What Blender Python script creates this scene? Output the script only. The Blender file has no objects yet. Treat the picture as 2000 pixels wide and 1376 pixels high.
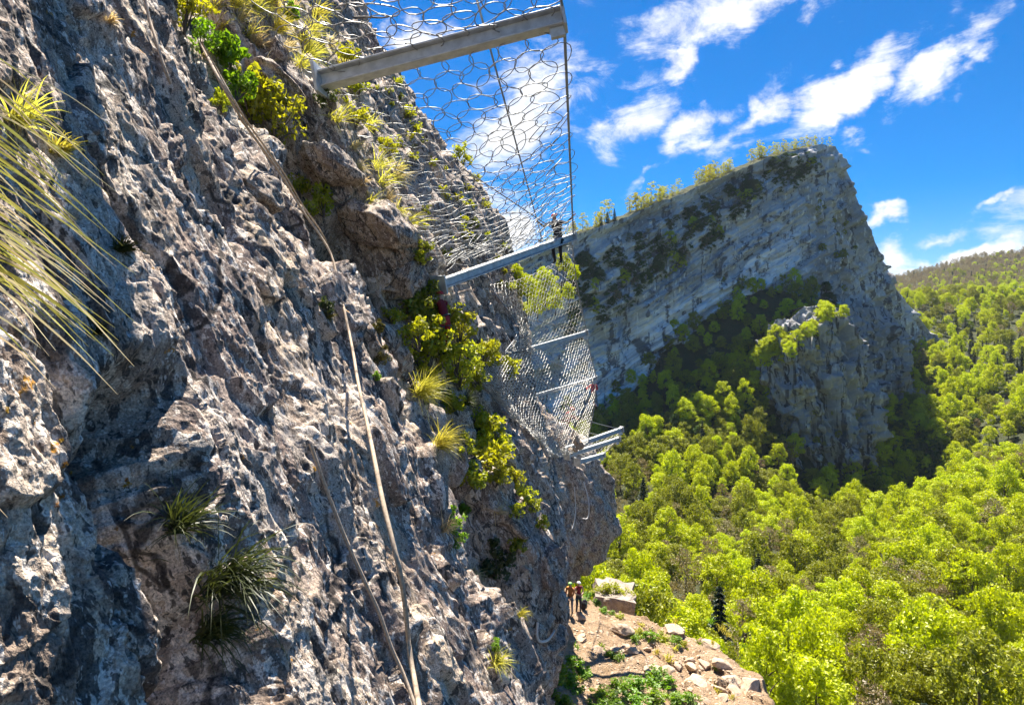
import bpy, bmesh, math, random
import numpy as np
from mathutils import Vector, Matrix, Euler
from mathutils.bvhtree import BVHTree

# ------------------------------------------------------------------ camera, sky, sun, exposure
SC = bpy.context.scene
COL = SC.collection
F = 1192.0          # focal length in pixels of the 2000 px wide photograph
H0 = 620.0          # row of the eye level in the photograph
SUN_AZ, SUN_EL = 4.0, 63.0      # degrees to the left of the view direction, elevation

cam_d = bpy.data.cameras.new('camera')
cam = bpy.data.objects.new('camera', cam_d)
COL.objects.link(cam)
cam.location = (0, 0, 0)
cam.rotation_euler = (math.pi / 2, 0, 0)
cam_d.sensor_width = 36.0
cam_d.lens = F / 2000 * 36.0
cam_d.shift_y = -(688 - H0) / 2000
cam_d.clip_start = 0.05
cam_d.clip_end = 20000
SC.camera = cam

a_, e_ = math.radians(SUN_AZ), math.radians(SUN_EL)
SUN = Vector((-math.sin(a_) * math.cos(e_), math.cos(a_) * math.cos(e_), math.sin(e_)))
sd = bpy.data.lights.new('sun', 'SUN')
sd.energy = 5.0
sd.angle = math.radians(0.53)
sd.color = (1.0, 0.93, 0.82)
sun = bpy.data.objects.new('sun', sd)
COL.objects.link(sun)
sun.rotation_euler = SUN.to_track_quat('Z', 'Y').to_euler()
sun.location = (-60, 60, 120)

SC.view_settings.view_transform = 'Standard'
SC.view_settings.look = 'None'
SC.view_settings.exposure = 1.65
SC.view_settings.gamma = 1.0
SC.view_settings.use_curve_mapping = False
SC.render.engine = 'CYCLES'
SC.cycles.use_denoising = True
SC.cycles.use_adaptive_sampling = True
SC.cycles.adaptive_threshold = 0.02
SC.cycles.max_bounces = 8
SC.cycles.diffuse_bounces = 5
SC.cycles.transmission_bounces = 4
SC.cycles.transparent_max_bounces = 6


class NT:
    """small node-tree helper"""
    def __init__(s, tree):
        s.t = tree

    def n(s, typ, ins=None, **props):
        nd = s.t.nodes.new(typ)
        for k, v in props.items():
            setattr(nd, k, v)
        for k, v in (ins or {}).items():
            sock = nd.inputs[k]
            if isinstance(v, bpy.types.NodeSocket):
                s.t.links.new(v, sock)
            elif isinstance(v, bpy.types.Node):
                s.t.links.new(v.outputs[0], sock)
            else:
                sock.default_value = v
        return nd

    def math(s, op, a, b=0.0, clamp=False):
        return s.n('ShaderNodeMath', {0: a, 1: b}, operation=op, use_clamp=clamp).outputs[0]

    def mix(s, f, a, b, blend='MIX'):
        nd = s.t.nodes.new('ShaderNodeMix')
        nd.data_type = 'RGBA'
        nd.blend_type = blend
        for i, v in ((0, f), (6, a), (7, b)):
            if isinstance(v, bpy.types.NodeSocket):
                s.t.links.new(v, nd.inputs[i])
            elif i == 0:
                nd.inputs[i].default_value = v
            else:
                nd.inputs[i].default_value = (*v, 1) if len(v) == 3 else v
        return nd.outputs[2]

    def ramp(s, f, a, b, lo=0.0, hi=1.0, smooth=True):
        nd = s.n('ShaderNodeMapRange', {0: f, 1: a, 2: b, 3: lo, 4: hi},
                 interpolation_type='SMOOTHSTEP' if smooth else 'LINEAR')
        return nd.outputs[0]

    def noise(s, vec, scale, detail=4, rough=0.55, dist=0.0):
        return s.n('ShaderNodeTexNoise', {'Vector': vec, 'Scale': scale, 'Detail': detail,
                                          'Roughness': rough, 'Distortion': dist}).outputs[0]

    def map(s, vec, loc=(0, 0, 0), rot=(0, 0, 0), sc=(1, 1, 1), typ='POINT'):
        return s.n('ShaderNodeMapping', {0: vec, 1: loc, 2: rot, 3: sc}, vector_type=typ).outputs[0]


def build_world():
    w = bpy.data.worlds.new('World')
    SC.world = w
    w.use_nodes = True
    t = w.node_tree
    t.nodes.clear()
    N = NT(t)
    out = N.n('ShaderNodeOutputWorld')
    sky = N.n('ShaderNodeTexSky', sky_type='NISHITA', sun_disc=False)
    sky.sun_elevation = math.radians(SUN_EL)
    sky.sun_rotation = math.radians(-SUN_AZ)
    sky.altitude = 900
    sky.air_density = 1.0
    sky.dust_density = 0.15
    sky.ozone_density = 4.5
    hsv = N.n('ShaderNodeHueSaturation', {'Saturation': 1.34, 'Value': 0.78, 'Color': N.mix(1.0, sky.outputs[0], (0.70, 0.83, 1.0), 'MULTIPLY')})
    tc = N.n('ShaderNodeTexCoord').outputs['Generated']
    sep = N.n('ShaderNodeSeparateXYZ', {0: tc})
    az = N.math('ARCTAN2', sep.outputs[0], sep.outputs[1])
    el = N.math('ARCSINE', sep.outputs[2])
    pl = N.n('ShaderNodeCombineXYZ', {0: az, 1: el, 2: 0.0}).outputs[0]
    # warp so that cloud edges tear
    wn = N.n('ShaderNodeTexNoise', {'Vector': tc, 'Scale': 9.0, 'Detail': 5, 'Roughness': 0.62})
    wv = N.n('ShaderNodeVectorMath', {0: wn.outputs[1], 1: (0.5, 0.5, 0.5)}, operation='SUBTRACT').outputs[0]
    wv = N.n('ShaderNodeVectorMath', {0: wv, 'Scale': 0.16}, operation='SCALE').outputs[0]
    pw = N.n('ShaderNodeVectorMath', {0: pl, 1: wv}, operation='ADD').outputs[0]

    def dirp(u, v):
        x, z = (u - 1000) / F, (H0 - v) / F
        return math.atan2(x, 1), math.asin(z / math.sqrt(1 + x * x + z * z))
    # cloud banks: centre (u, v), half length, half width (px), tilt (deg, rising to the right), weight
    clouds = [(1440, 20, 230, 70, 4, 1.0), (1000, 250, 230, 105, 58, 0.88), (1240, 230, 130, 70, 40, 0.75),
              (1360, 250, 100, 55, 35, 0.85), (1470, 240, 110, 50, 42, 0.75), (1660, 165, 170, 62, 30, 1.05),
              (1840, 120, 120, 55, 48, 0.9), (1330, 110, 90, 32, 35, 0.7), (810, 62, 70, 40, 10, 0.9),
              (1010, 470, 70, 55, 40, 1.1), (1900, 505, 190, 48, 12, 1.1), (1770, 500, 80, 55, 0, 0.8),
              (1730, 412, 60, 35, 0, 0.75), (1880, 430, 70, 26, 15, 0.55), (1955, 365, 34, 18, 60, 0.6),
              (1260, 330, 60, 20, 40, 0.55), (1690, 255, 60, 26, 20, 0.5), (1130, 190, 80, 60, 30, 0.6),
              (2200, 300, 150, 60, 30, 0.8), (2300, 80, 160, 60, 35, 0.8), (600, -200, 240, 80, 30, 0.8),
              (1500, -260, 240, 70, 20, 0.8), (-200, -300, 240, 80, 30, 0.8)]
    acc = None
    for (u, v, ru, rv, tilt, wgt) in clouds:
        ca, ce = dirp(u, v)
        k = 1.0 / F / (1 + ((u - 1000) / F) ** 2) ** 0.75
        m = N.map(pw, (ca, ce, 0), (0, 0, math.radians(tilt)), (ru * k * 1.4, rv * k * 1.25, 1.0), 'TEXTURE')
        g = N.n('ShaderNodeTexGradient', {0: m}, gradient_type='SPHERICAL').outputs[1]
        g = N.math('MULTIPLY', g, wgt)
        acc = g if acc is None else N.math('MAXIMUM', acc, g)
    # torn texture, stretched along the wind
    mv = N.map(pl, (0, 0, 0), (0, 0, math.radians(-32)), (0.55, 1.25, 1))
    n1 = N.noise(mv, 15.0, 9, 0.68, 0.5)
    n2 = N.noise(mv, 3.4, 3, 0.5)
    gen = N.ramp(n2, 0.60, 0.80, 0.0, 0.55)          # loose clouds all round the sky
    acc = N.math('MAXIMUM', acc, gen)
    d = N.math('ADD', N.math('MULTIPLY', acc, 1.15), N.math('MULTIPLY', N.math('SUBTRACT', n1, 0.5), 1.9))
    dens = N.ramp(d, 0.28, 0.95)
    dens = N.math('MULTIPLY', dens, N.ramp(acc, 0.02, 0.22))
    # a little form inside: thick parts slightly grey
    n3 = N.noise(mv, 22.0, 6, 0.6)
    shade = N.ramp(n3, 0.3, 0.75, 0.80, 1.0)
    cl = N.n('ShaderNodeVectorMath', {0: (6.6, 6.7, 6.9), 'Scale': shade}, operation='SCALE').outputs[0]
    col = N.mix(dens, hsv.outputs[0], cl)
    bg = N.n('ShaderNodeBackground', {'Color': col, 'Strength': 0.062})
    t.links.new(bg.outputs[0], out.inputs[0])


build_world()

# ------------------------------------------------------------------ helpers
RNG = np.random.default_rng(7)
random.seed(7)


def P(u, v, y):
    return Vector(((u - 1000) / F * y, y, (H0 - v) / F * y))


def smooth(t):
    t = np.clip(t, 0, 1)
    return t * t * (3 - 2 * t)


_GR = np.array([[1, 1, 0], [-1, 1, 0], [1, -1, 0], [-1, -1, 0], [1, 0, 1], [-1, 0, 1], [1, 0, -1], [-1, 0, -1],
                [0, 1, 1], [0, -1, 1], [0, 1, -1], [0, -1, -1], [1, 1, 0], [-1, 1, 0], [0, -1, 1], [0, -1, -1]], np.float32)
_PM = np.random.default_rng(3).permutation(256).astype(np.int32)
_PM = np.concatenate([_PM, _PM])


def pn(x, y, z):
    """gradient noise, about -1..1"""
    x = np.asarray(x, np.float32); y = np.asarray(y, np.float32); z = np.asarray(z, np.float32)
    x, y, z = np.broadcast_arrays(x, y, z)
    xi = np.floor(x).astype(np.int32); yi = np.floor(y).astype(np.int32); zi = np.floor(z).astype(np.int32)
    fx = x - xi; fy = y - yi; fz = z - zi
    u = fx * fx * fx * (fx * (fx * 6 - 15) + 10)
    v = fy * fy * fy * (fy * (fy * 6 - 15) + 10)
    w = fz * fz * fz * (fz * (fz * 6 - 15) + 10)
    X = xi & 255; Y = yi & 255; Z = zi & 255

    def g(dx, dy, dz):
        h = _PM[_PM[_PM[(X + dx) & 255] + ((Y + dy) & 255)] + ((Z + dz) & 255)] & 15
        G = _GR[h]
        return G[..., 0] * (fx - dx) + G[..., 1] * (fy - dy) + G[..., 2] * (fz - dz)
    a = g(0, 0, 0); a += u * (g(1, 0, 0) - a)
    b = g(0, 1, 0); b += u * (g(1, 1, 0) - b)
    a += v * (b - a)
    c = g(0, 0, 1); c += u * (g(1, 0, 1) - c)
    d = g(0, 1, 1); d += u * (g(1, 1, 1) - d)
    c += v * (d - c)
    return a + w * (c - a)


def mesh_np(name, V, Q, smooth_shade=True):
    V = np.asarray(V, np.float32).reshape(-1, 3)
    Q = np.asarray(Q, np.int32)
    k = Q.shape[1]
    m = bpy.data.meshes.new(name)
    m.vertices.add(len(V)); m.vertices.foreach_set('co', V.ravel())
    m.loops.add(Q.size); m.loops.foreach_set('vertex_index', Q.ravel())
    m.polygons.add(len(Q))
    m.polygons.foreach_set('loop_start', np.arange(0, Q.size, k, dtype=np.int32))
    m.polygons.foreach_set('use_smooth', np.full(len(Q), smooth_shade))
    m.update(calc_edges=True)
    return m


def grid_quads(nr, nc, flip=False):
    i = np.arange(nr * nc).reshape(nr, nc)
    q = np.stack([i[:-1, :-1], i[:-1, 1:], i[1:, 1:], i[1:, :-1]], -1).reshape(-1, 4)
    return q[:, ::-1] if flip else q


def obj(name, mesh, mat=None, parent=None, label=None, cat=None, group=None, kind=None, mw=None):
    o = bpy.data.objects.new(name, mesh)
    COL.objects.link(o)
    if mat is not None and mesh is not None and not mesh.materials:
        for mm in (mat if isinstance(mat, (list, tuple)) else [mat]):
            mesh.materials.append(mm)
    if parent is not None:
        o.parent = parent
    if mw is not None:
        o.matrix_basis = mw
    for k_, v_ in (('label', label), ('category', cat), ('group', group), ('kind', kind)):
        if v_:
            o[k_] = v_
    return o


def bvh(V, Q):
    return BVHTree.FromPolygons([tuple(p) for p in np.asarray(V, float)], [tuple(int(i) for i in q) for q in Q])


def cast(tree, u, v):
    d = P(u, v, 1.0).normalized()
    h = tree.ray_cast(Vector((0, 0, 0)), d)
    return (h[0], h[1]) if h[0] is not None else (None, None)


def tube_mesh(name, pts, rad, seg=8, closed=False, cap=True):
    """swept round tube along a polyline"""
    pts = np.asarray(pts, float)
    n = len(pts)
    rad = np.full(n, rad) if np.isscalar(rad) else np.asarray(rad, float)
    if closed:
        tan = np.roll(pts, -1, 0) - np.roll(pts, 1, 0)
    else:
        tan = np.gradient(pts, axis=0)
    tan /= np.linalg.norm(tan, axis=1)[:, None] + 1e-9
    ref = np.array([0, 0, 1.0]) if abs(tan[:, 2]).mean() < 0.9 else np.array([1.0, 0, 0])
    a = np.cross(tan, ref); a /= np.linalg.norm(a, axis=1)[:, None] + 1e-9
    b = np.cross(tan, a)
    th = np.linspace(0, 2 * np.pi, seg, endpoint=False)
    V = pts[:, None] + rad[:, None, None] * (np.cos(th)[None, :, None] * a[:, None] + np.sin(th)[None, :, None] * b[:, None])
    Q = []
    i = np.arange(n * seg).reshape(n, seg)
    m = n if closed else n - 1
    for r in range(m):
        r2 = (r + 1) % n
        Q.append(np.stack([i[r], np.roll(i[r], -1), np.roll(i[r2], -1), i[r2]], -1))
    return V.reshape(-1, 3), np.concatenate(Q)


def join(parts):
    Vs, Qs, o = [], [], 0
    for V, Q in parts:
        Vs.append(np.asarray(V, float).reshape(-1, 3)); Qs.append(np.asarray(Q) + o); o += len(Vs[-1])
    return np.concatenate(Vs), np.concatenate(Qs)


def box_vq(c, ax, ay, az):
    """box with half vectors"""
    c, ax, ay, az = (np.asarray(k_, float) for k_ in (c, ax, ay, az))
    V = [c + sx * ax + sy * ay + sz * az for sz in (-1, 1) for sy in (-1, 1) for sx in (-1, 1)]
    Q = [[0, 2, 3, 1], [4, 5, 7, 6], [0, 1, 5, 4], [2, 6, 7, 3], [0, 4, 6, 2], [1, 3, 7, 5]]
    return np.array(V), np.array(Q)


def spline(pts, n):
    """Catmull-Rom through points"""
    pts = np.asarray([tuple(p) for p in pts], float)
    p = np.vstack([2 * pts[0] - pts[1], pts, 2 * pts[-1] - pts[-2]])
    out = []
    m = len(pts) - 1
    for t in np.linspace(0, m - 1e-6, n):
        i = int(t); f = t - i
        a, b, c, d = p[i], p[i + 1], p[i + 2], p[i + 3]
        out.append(0.5 * (2 * b + (c - a) * f + (2 * a - 5 * b + 4 * c - d) * f * f + (3 * b - a - 3 * c + d) * f ** 3))
    return np.array(out)


# ------------------------------------------------------------------ materials
def mat_new(name):
    m = bpy.data.materials.new(name)
    m.use_nodes = True
    m.node_tree.nodes.clear()
    return m, NT(m.node_tree)


def mat_plain(name, col, rough=0.6, metal=0.0, spec=0.4, var=0.12, vscale=30.0):
    m, N = mat_new(name)
    tc = N.n('ShaderNodeTexCoord').outputs['Object']
    nz = N.noise(tc, vscale, 4)
    c = N.mix(N.ramp(nz, 0.3, 0.7), tuple(k_ * (1 - var) for k_ in col), tuple(min(1, k_ * (1 + var)) for k_ in col))
    b = N.n('ShaderNodeBsdfPrincipled', {'Base Color': c, 'Roughness': rough, 'Metallic': metal})
    b.inputs['Specular IOR Level'].default_value = spec
    o = N.n('ShaderNodeOutputMaterial', {0: b})
    return m


def mat_leaf(name, c1, c2, trans=0.5, tcol=None, rnd=0.25, hue=0.02):
    """leaf: diffuse + translucent, colour varies by object and by place"""
    m, N = mat_new(name)
    oi = N.n('ShaderNodeObjectInfo').outputs['Random']
    geo = N.n('ShaderNodeNewGeometry')
    isl = geo.outputs['Random Per Island']
    f = N.math('ADD', N.math('MULTIPLY', oi, 0.7), N.math('MULTIPLY', isl, 0.3))
    c = N.mix(f, c1, c2)
    c = N.n('ShaderNodeHueSaturation', {'Hue': N.ramp(oi, 0, 1, 0.5 - hue, 0.5 + hue, False), 'Saturation': 1.0,
                                        'Value': N.ramp(isl, 0, 1, 1 - rnd, 1 + rnd, False), 'Color': c}).outputs[0]
    tc_ = N.n('ShaderNodeMix', {}, data_type='RGBA', blend_type='MULTIPLY')
    tc_.inputs[0].default_value = 1.0
    N.t.links.new(c, tc_.inputs[6])
    tc_.inputs[7].default_value = (*(tcol or (1.5, 1.45, 0.7)), 1)
    d = N.n('ShaderNodeBsdfDiffuse', {'Color': c})
    tr = N.n('ShaderNodeBsdfTranslucent', {'Color': tc_.outputs[2]})
    mx = N.n('ShaderNodeMixShader', {0: trans, 1: d, 2: tr})
    gl = N.n('ShaderNodeBsdfGlossy', {'Roughness': 0.5, 'Color': (1, 1, 1, 1)})
    m2 = N.n('ShaderNodeMixShader', {0: 0.035, 1: mx, 2: gl})
    N.n('ShaderNodeOutputMaterial', {0: m2})
    return m


def mat_cliff():
    m, N = mat_new('weathered limestone')
    tc = N.n('ShaderNodeTexCoord').outputs['Object']
    # the rock's own grain runs down the dip of the slab
    dip = N.map(N.map(tc, (0, 0, 0), (0, math.radians(22), 0)), (0, 0, 0), (0, 0, 0), (1.0, 1.0, 0.42))
    big = N.noise(tc, 0.55, 4, 0.6)
    mid = N.noise(dip, 3.2, 3, 0.62, 0.6)
    base = N.mix(N.ramp(big, 0.38, 0.62), (0.47, 0.40, 0.335), (0.53, 0.415, 0.30))
    base = N.mix(N.ramp(mid, 0.49, 0.58), base, (0.23, 0.175, 0.135))
    # warm iron patches
    warm = N.noise(tc, 1.3, 3, 0.6, 0.8)
    base = N.mix(N.math('MULTIPLY', N.ramp(warm, 0.56, 0.70), 0.75), base, (0.40, 0.275, 0.18))
    # broad stains: damp brown and purple-grey zones
    stn = N.ramp(N.noise(dip, 1.0, 3, 0.6, 0.5), 0.47, 0.60)
    base = N.mix(N.math('MULTIPLY', stn, 0.65), base, (0.24, 0.18, 0.155))
    # pale lichen crusts with crisp edges
    lw = N.noise(dip, 6.5, 4, 0.66, 1.2)
    l2 = N.noise(tc, 23.0, 3, 0.65, 0.4)
    lic = N.math('ADD', N.math('MULTIPLY', lw, 0.72), N.math('MULTIPLY', l2, 0.28))
    licm = N.ramp(lic, 0.535, 0.56)
    pale = N.mix(N.noise(tc, 3.0, 2), (0.64, 0.59, 0.53), (0.74, 0.65, 0.55))
    base = N.mix(N.math('MULTIPLY', licm, 0.85), base, pale)
    # black lichen blotches
    bl = N.noise(dip, 11.0, 3, 0.6, 0.7)
    b2 = N.noise(tc, 2.1, 3)
    blm = N.math('MULTIPLY', N.ramp(bl, 0.545, 0.58), N.ramp(b2, 0.35, 0.55))
    base = N.mix(N.math('MULTIPLY', blm, 0.88), base, (0.055, 0.05, 0.048))
    # pits
    vo = N.n('ShaderNodeTexVoronoi', {'Vector': dip, 'Scale': 26.0, 'Randomness': 1.0})
    pit = N.math('MULTIPLY', N.ramp(vo.outputs['Distance'], 0.30, 0.14), N.ramp(N.noise(tc, 5.0, 3), 0.48, 0.60))
    base = N.mix(N.math('MULTIPLY', pit, 0.9), base, (0.04, 0.036, 0.034))
    # small dark holes and pale flecks, sharp edged
    sp1 = N.noise(dip, 34.0, 3, 0.6, 0.3)
    base = N.mix(N.math('MULTIPLY', N.ramp(sp1, 0.59, 0.63), 0.8), base, (0.05, 0.044, 0.04))
    base = N.mix(N.math('MULTIPLY', N.ramp(sp1, 0.40, 0.36), 0.65), base, (0.60, 0.56, 0.50))
    # joints: thin cracks that cut the slabs into blocks
    cw = N.n('ShaderNodeVectorMath', {0: dip, 1: N.n('ShaderNodeVectorMath', {0: N.n('ShaderNodeTexNoise', {'Vector': tc, 'Scale': 1.7, 'Detail': 3}).outputs[1], 'Scale': 0.5}, operation='SCALE').outputs[0]}, operation='ADD').outputs[0]
    cv = N.n('ShaderNodeTexVoronoi', {'Vector': cw, 'Scale': 1.15}, feature='DISTANCE_TO_EDGE').outputs[0]
    crk = N.math('MULTIPLY', N.ramp(cv, 0.022, 0.006), N.ramp(N.noise(tc, 0.8, 2), 0.47, 0.56))
    base = N.mix(N.math('MULTIPLY', crk, 0.85), base, (0.035, 0.03, 0.027))
    # fine grain
    fg = N.noise(tc, 95.0, 2, 0.7)
    base = N.mix(1.0, base, N.mix(N.ramp(fg, 0.30, 0.70, smooth=False), (0.42, 0.42, 0.43), (1.55, 1.52, 1.48)), 'MULTIPLY')
    # orange lichen, rare
    orr = N.math('MULTIPLY', N.ramp(N.noise(tc, 8.5, 3), 0.69, 0.73), N.ramp(N.noise(tc, 60.0, 3), 0.42, 0.55))
    base = N.mix(orr, base, (0.42, 0.20, 0.03))
    # bump
    h = N.math('ADD', N.math('MULTIPLY', N.noise(dip, 20.0, 5, 0.72), 0.75), N.math('MULTIPLY', fg, 0.2))
    bp = N.n('ShaderNodeBump', {'Strength': 0.75, 'Distance': 0.035, 'Height': h})
    b = N.n('ShaderNodeBsdfPrincipled', {'Base Color': base, 'Roughness': 0.86, 'Normal': bp})
    b.inputs['Specular IOR Level'].default_value = 0.25
    N.n('ShaderNodeOutputMaterial', {0: b})
    return m


def mat_stone(name, c1, c2, sc=4.0):
    m, N = mat_new(name)
    tc = N.n('ShaderNodeTexCoord').outputs['Object']
    n1 = N.noise(tc, sc, 6, 0.65, 0.5)
    n2 = N.noise(tc, sc * 8, 5, 0.65)
    c = N.mix(N.ramp(n1, 0.35, 0.65), c1, c2)
    c = N.mix(N.ramp(n2, 0.55, 0.66), c, tuple(k_ * 0.45 for k_ in c1))
    bp = N.n('ShaderNodeBump', {'Strength': 0.8, 'Distance': 0.05, 'Height': N.math('ADD', n1, N.math('MULTIPLY', n2, 0.3))})
    b = N.n('ShaderNodeBsdfPrincipled', {'Base Color': c, 'Roughness': 0.88, 'Normal': bp})
    N.n('ShaderNodeOutputMaterial', {0: b})
    return m


def mat_mountain(name, bw, sw, lum=1.0):
    m, N = mat_new(name)
    tc = N.n('ShaderNodeTexCoord').outputs['Object']
    # bedding coordinate: beds climb to the right
    bed = N.map(N.map(tc, (0, 0, 0), (0, math.radians(31), 0)), (0, 0, 0), (0, 0, 0), (0.03, 0.03, 1.0))
    b1 = N.noise(bed, 0.16, 3, 0.7)
    b2 = N.noise(bed, 0.75, 3, 0.6)
    strk = N.map(tc, (0, 0, 0), (0, 0, 0), (1, 1, 0.09))
    s1 = N.noise(strk, 0.15, 3, 0.65, 0.3)
    big = N.noise(tc, 0.018, 5, 0.55)
    c = N.mix(N.ramp(big, 0.40, 0.60), (0.29, 0.287, 0.283), (0.46, 0.453, 0.445))
    # pale fresh wall in the belly of the face
    sep = N.n('ShaderNodeSeparateXYZ', {0: tc})
    q = N.math('SUBTRACT', sep.outputs[2], N.math('MULTIPLY', sep.outputs[0], 0.62))
    q = N.math('ADD', q, N.math('MULTIPLY', N.math('SUBTRACT', N.noise(tc, 0.03, 5, 0.6), 0.5), 60.0))
    pale = N.math('MULTIPLY', N.ramp(q, -140.0, -118.0), N.ramp(q, -62.0, -80.0))
    pale = N.math('MULTIPLY', pale, N.ramp(sep.outputs[0], 262.0, 225.0))
    patch = N.ramp(N.noise(bed, 0.10, 3, 0.6, 1.0), 0.38, 0.56)
    c = N.mix(N.math('MULTIPLY', pale, patch), c, (0.69, 0.685, 0.68))
    c = N.mix(N.math('MULTIPLY', N.ramp(b1, 0.50, 0.58), 0.45 * bw), c, (0.20, 0.195, 0.19))
    c = N.mix(N.math('MULTIPLY', N.ramp(b2, 0.56, 0.63), 0.5 * bw), c, (0.14, 0.138, 0.135))
    c = N.mix(N.math('MULTIPLY', N.ramp(s1, 0.54, 0.62), 0.8 * sw), c, (0.10, 0.10, 0.105))
    c = N.mix(N.math('MULTIPLY', N.ramp(N.noise(strk, 0.35, 4), 0.58, 0.66), 0.6 * sw), c, (0.70, 0.68, 0.65))
    dk = N.math('MULTIPLY', N.ramp(N.noise(tc, 0.05, 3, 0.6, 0.6), 0.60, 0.66), 0.8)
    c = N.mix(dk, c, (0.045, 0.048, 0.05))
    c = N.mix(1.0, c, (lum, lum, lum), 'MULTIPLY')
    h = N.math('ADD', N.math('MULTIPLY', b2, bw), N.noise(tc, 0.5, 3, 0.65))
    bp = N.n('ShaderNodeBump', {'Strength': 0.9, 'Distance': 1.4, 'Height': h})
    b = N.n('ShaderNodeBsdfPrincipled', {'Base Color': c, 'Roughness': 0.9, 'Normal': bp})
    b.inputs['Specular IOR Level'].default_value = 0.2
    N.n('ShaderNodeOutputMaterial', {0: b})
    return m


def mat_soil(name, c1, c2, c3, sc):
    m, N = mat_new(name)
    tc = N.n('ShaderNodeTexCoord').outputs['Object']
    n1 = N.noise(tc, sc, 6, 0.62)
    n2 = N.noise(tc, sc * 9, 5, 0.7)
    c = N.mix(N.ramp(n1, 0.38, 0.6), c1, c2)
    c = N.mix(N.ramp(n2, 0.52, 0.64), c, c3)
    bp = N.n('ShaderNodeBump', {'Strength': 0.8, 'Distance': 0.5 / sc, 'Height': n2})
    b = N.n('ShaderNodeBsdfPrincipled', {'Base Color': c, 'Roughness': 0.95, 'Normal': bp})
    N.n('ShaderNodeOutputMaterial', {0: b})
    return m


M = {}
M['cliff'] = mat_cliff()
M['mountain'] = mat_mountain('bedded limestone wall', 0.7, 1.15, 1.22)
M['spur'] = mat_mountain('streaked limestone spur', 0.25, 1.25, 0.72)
M['boulder'] = mat_stone('boulder stone', (0.24, 0.19, 0.15), (0.36, 0.31, 0.26), 2.5)
M['slab'] = mat_stone('sun bleached slab', (0.38, 0.27, 0.18), (0.52, 0.40, 0.29), 1.6)
M['ledge'] = mat_soil('dry ledge earth', (0.36, 0.235, 0.13), (0.48, 0.33, 0.20), (0.19, 0.125, 0.075), 1.3)
M['ground'] = mat_soil('forest floor', (0.045, 0.062, 0.016), (0.065, 0.07, 0.022), (0.025, 0.03, 0.01), 0.12)
M['hill'] = mat_soil('hill woodland floor', (0.09, 0.10, 0.035), (0.12, 0.10, 0.055), (0.05, 0.055, 0.025), 0.02)
M['bark'] = mat_plain('bark', (0.11, 0.085, 0.065), 0.9, vscale=6)
M['barkgrey'] = mat_plain('grey bark', (0.16, 0.14, 0.12), 0.9, vscale=6)
M['lime'] = mat_leaf('lime leaves', (0.32, 0.42, 0.003), (0.56, 0.54, 0.005), 0.45, (1.4, 1.45, 0.5))
M['olive'] = mat_leaf('olive leaves', (0.18, 0.23, 0.012), (0.31, 0.29, 0.02), 0.4, (1.35, 1.35, 0.6))
M['shadeleaf'] = mat_leaf('shade-dark leaves', (0.045, 0.085, 0.02), (0.09, 0.13, 0.03), 0.3, (1.2, 1.35, 0.7))  # shade of the mountain trees put into the leaf colour
M['ridge'] = mat_leaf('young yellow leaves', (0.27, 0.28, 0.02), (0.36, 0.33, 0.03), 0.6)
M['brownbud'] = mat_leaf('budding twigs', (0.22, 0.18, 0.09), (0.31, 0.26, 0.13), 0.35, (1.2, 1.1, 0.8))
M['conifer'] = mat_leaf('conifer needles', (0.012, 0.030, 0.014), (0.022, 0.045, 0.018), 0.15)
M['bushy'] = mat_leaf('cliff bush leaves', (0.28, 0.32, 0.012), (0.40, 0.39, 0.02), 0.55)
M['spurge'] = mat_leaf('spurge', (0.26, 0.30, 0.012), (0.36, 0.36, 0.015), 0.5)
M['green'] = mat_leaf('fresh green leaves', (0.13, 0.23, 0.010), (0.20, 0.31, 0.014), 0.5, (1.4, 1.5, 0.6))
M['darkgreen'] = mat_leaf('evergreen leaves', (0.028, 0.052, 0.016), (0.07, 0.085, 0.018), 0.3)
M['grass'] = mat_leaf('grass blades', (0.38, 0.37, 0.05), (0.52, 0.46, 0.10), 0.5, (1.4, 1.35, 0.75), 0.35)
M['straw'] = mat_leaf('dry straw', (0.52, 0.41, 0.20), (0.66, 0.55, 0.32), 0.4, (1.2, 1.15, 0.9), 0.3)
M['darkgrass'] = mat_leaf('shade-darkened grass', (0.035, 0.055, 0.018), (0.09, 0.105, 0.022), 0.35)  # grass green darkened to paint the shade of cleft and belt
M['moss'] = mat_leaf('moss', (0.07, 0.065, 0.012), (0.13, 0.115, 0.02), 0.2)
M['orangemoss'] = mat_leaf('orange lichen', (0.42, 0.20, 0.02), (0.50, 0.27, 0.03), 0.2)
M['steel'] = mat_plain('galvanised steel', (0.50, 0.52, 0.52), 0.5, 0.12, 0.5, 0.18, 6)
M['wire'] = mat_plain('galvanised wire', (0.26, 0.26, 0.25), 0.45, 0.25, 0.5, 0.1, 12)
M['palewire'] = mat_plain('sun-white galvanised wire', (0.62, 0.60, 0.55), 0.5, 0.1, 0.5, 0.1, 12)  # lighter copy of the wire, sunlit white put into its colour
M['cable'] = mat_plain('steel cable', (0.24, 0.25, 0.27), 0.5, 0.4)
M['rope'] = mat_plain('beige rope', (0.42, 0.33, 0.24), 0.85, 0, 0.2, 0.22, 60)
M['whiterope'] = mat_plain('white rope', (0.62, 0.60, 0.56), 0.85, 0, 0.2, 0.12, 40)
M['skin'] = mat_plain('skin', (0.42, 0.25, 0.18), 0.6)
M['red'] = mat_plain('red cloth', (0.36, 0.025, 0.03), 0.8)
M['darkred'] = mat_plain('dark red cloth', (0.17, 0.012, 0.02), 0.8)
M['black'] = mat_plain('black cloth', (0.022, 0.020, 0.024), 0.85)
M['navy'] = mat_plain('dark trousers', (0.03, 0.032, 0.045), 0.85)
M['greycloth'] = mat_plain('grey trousers', (0.17, 0.18, 0.21), 0.85)
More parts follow.
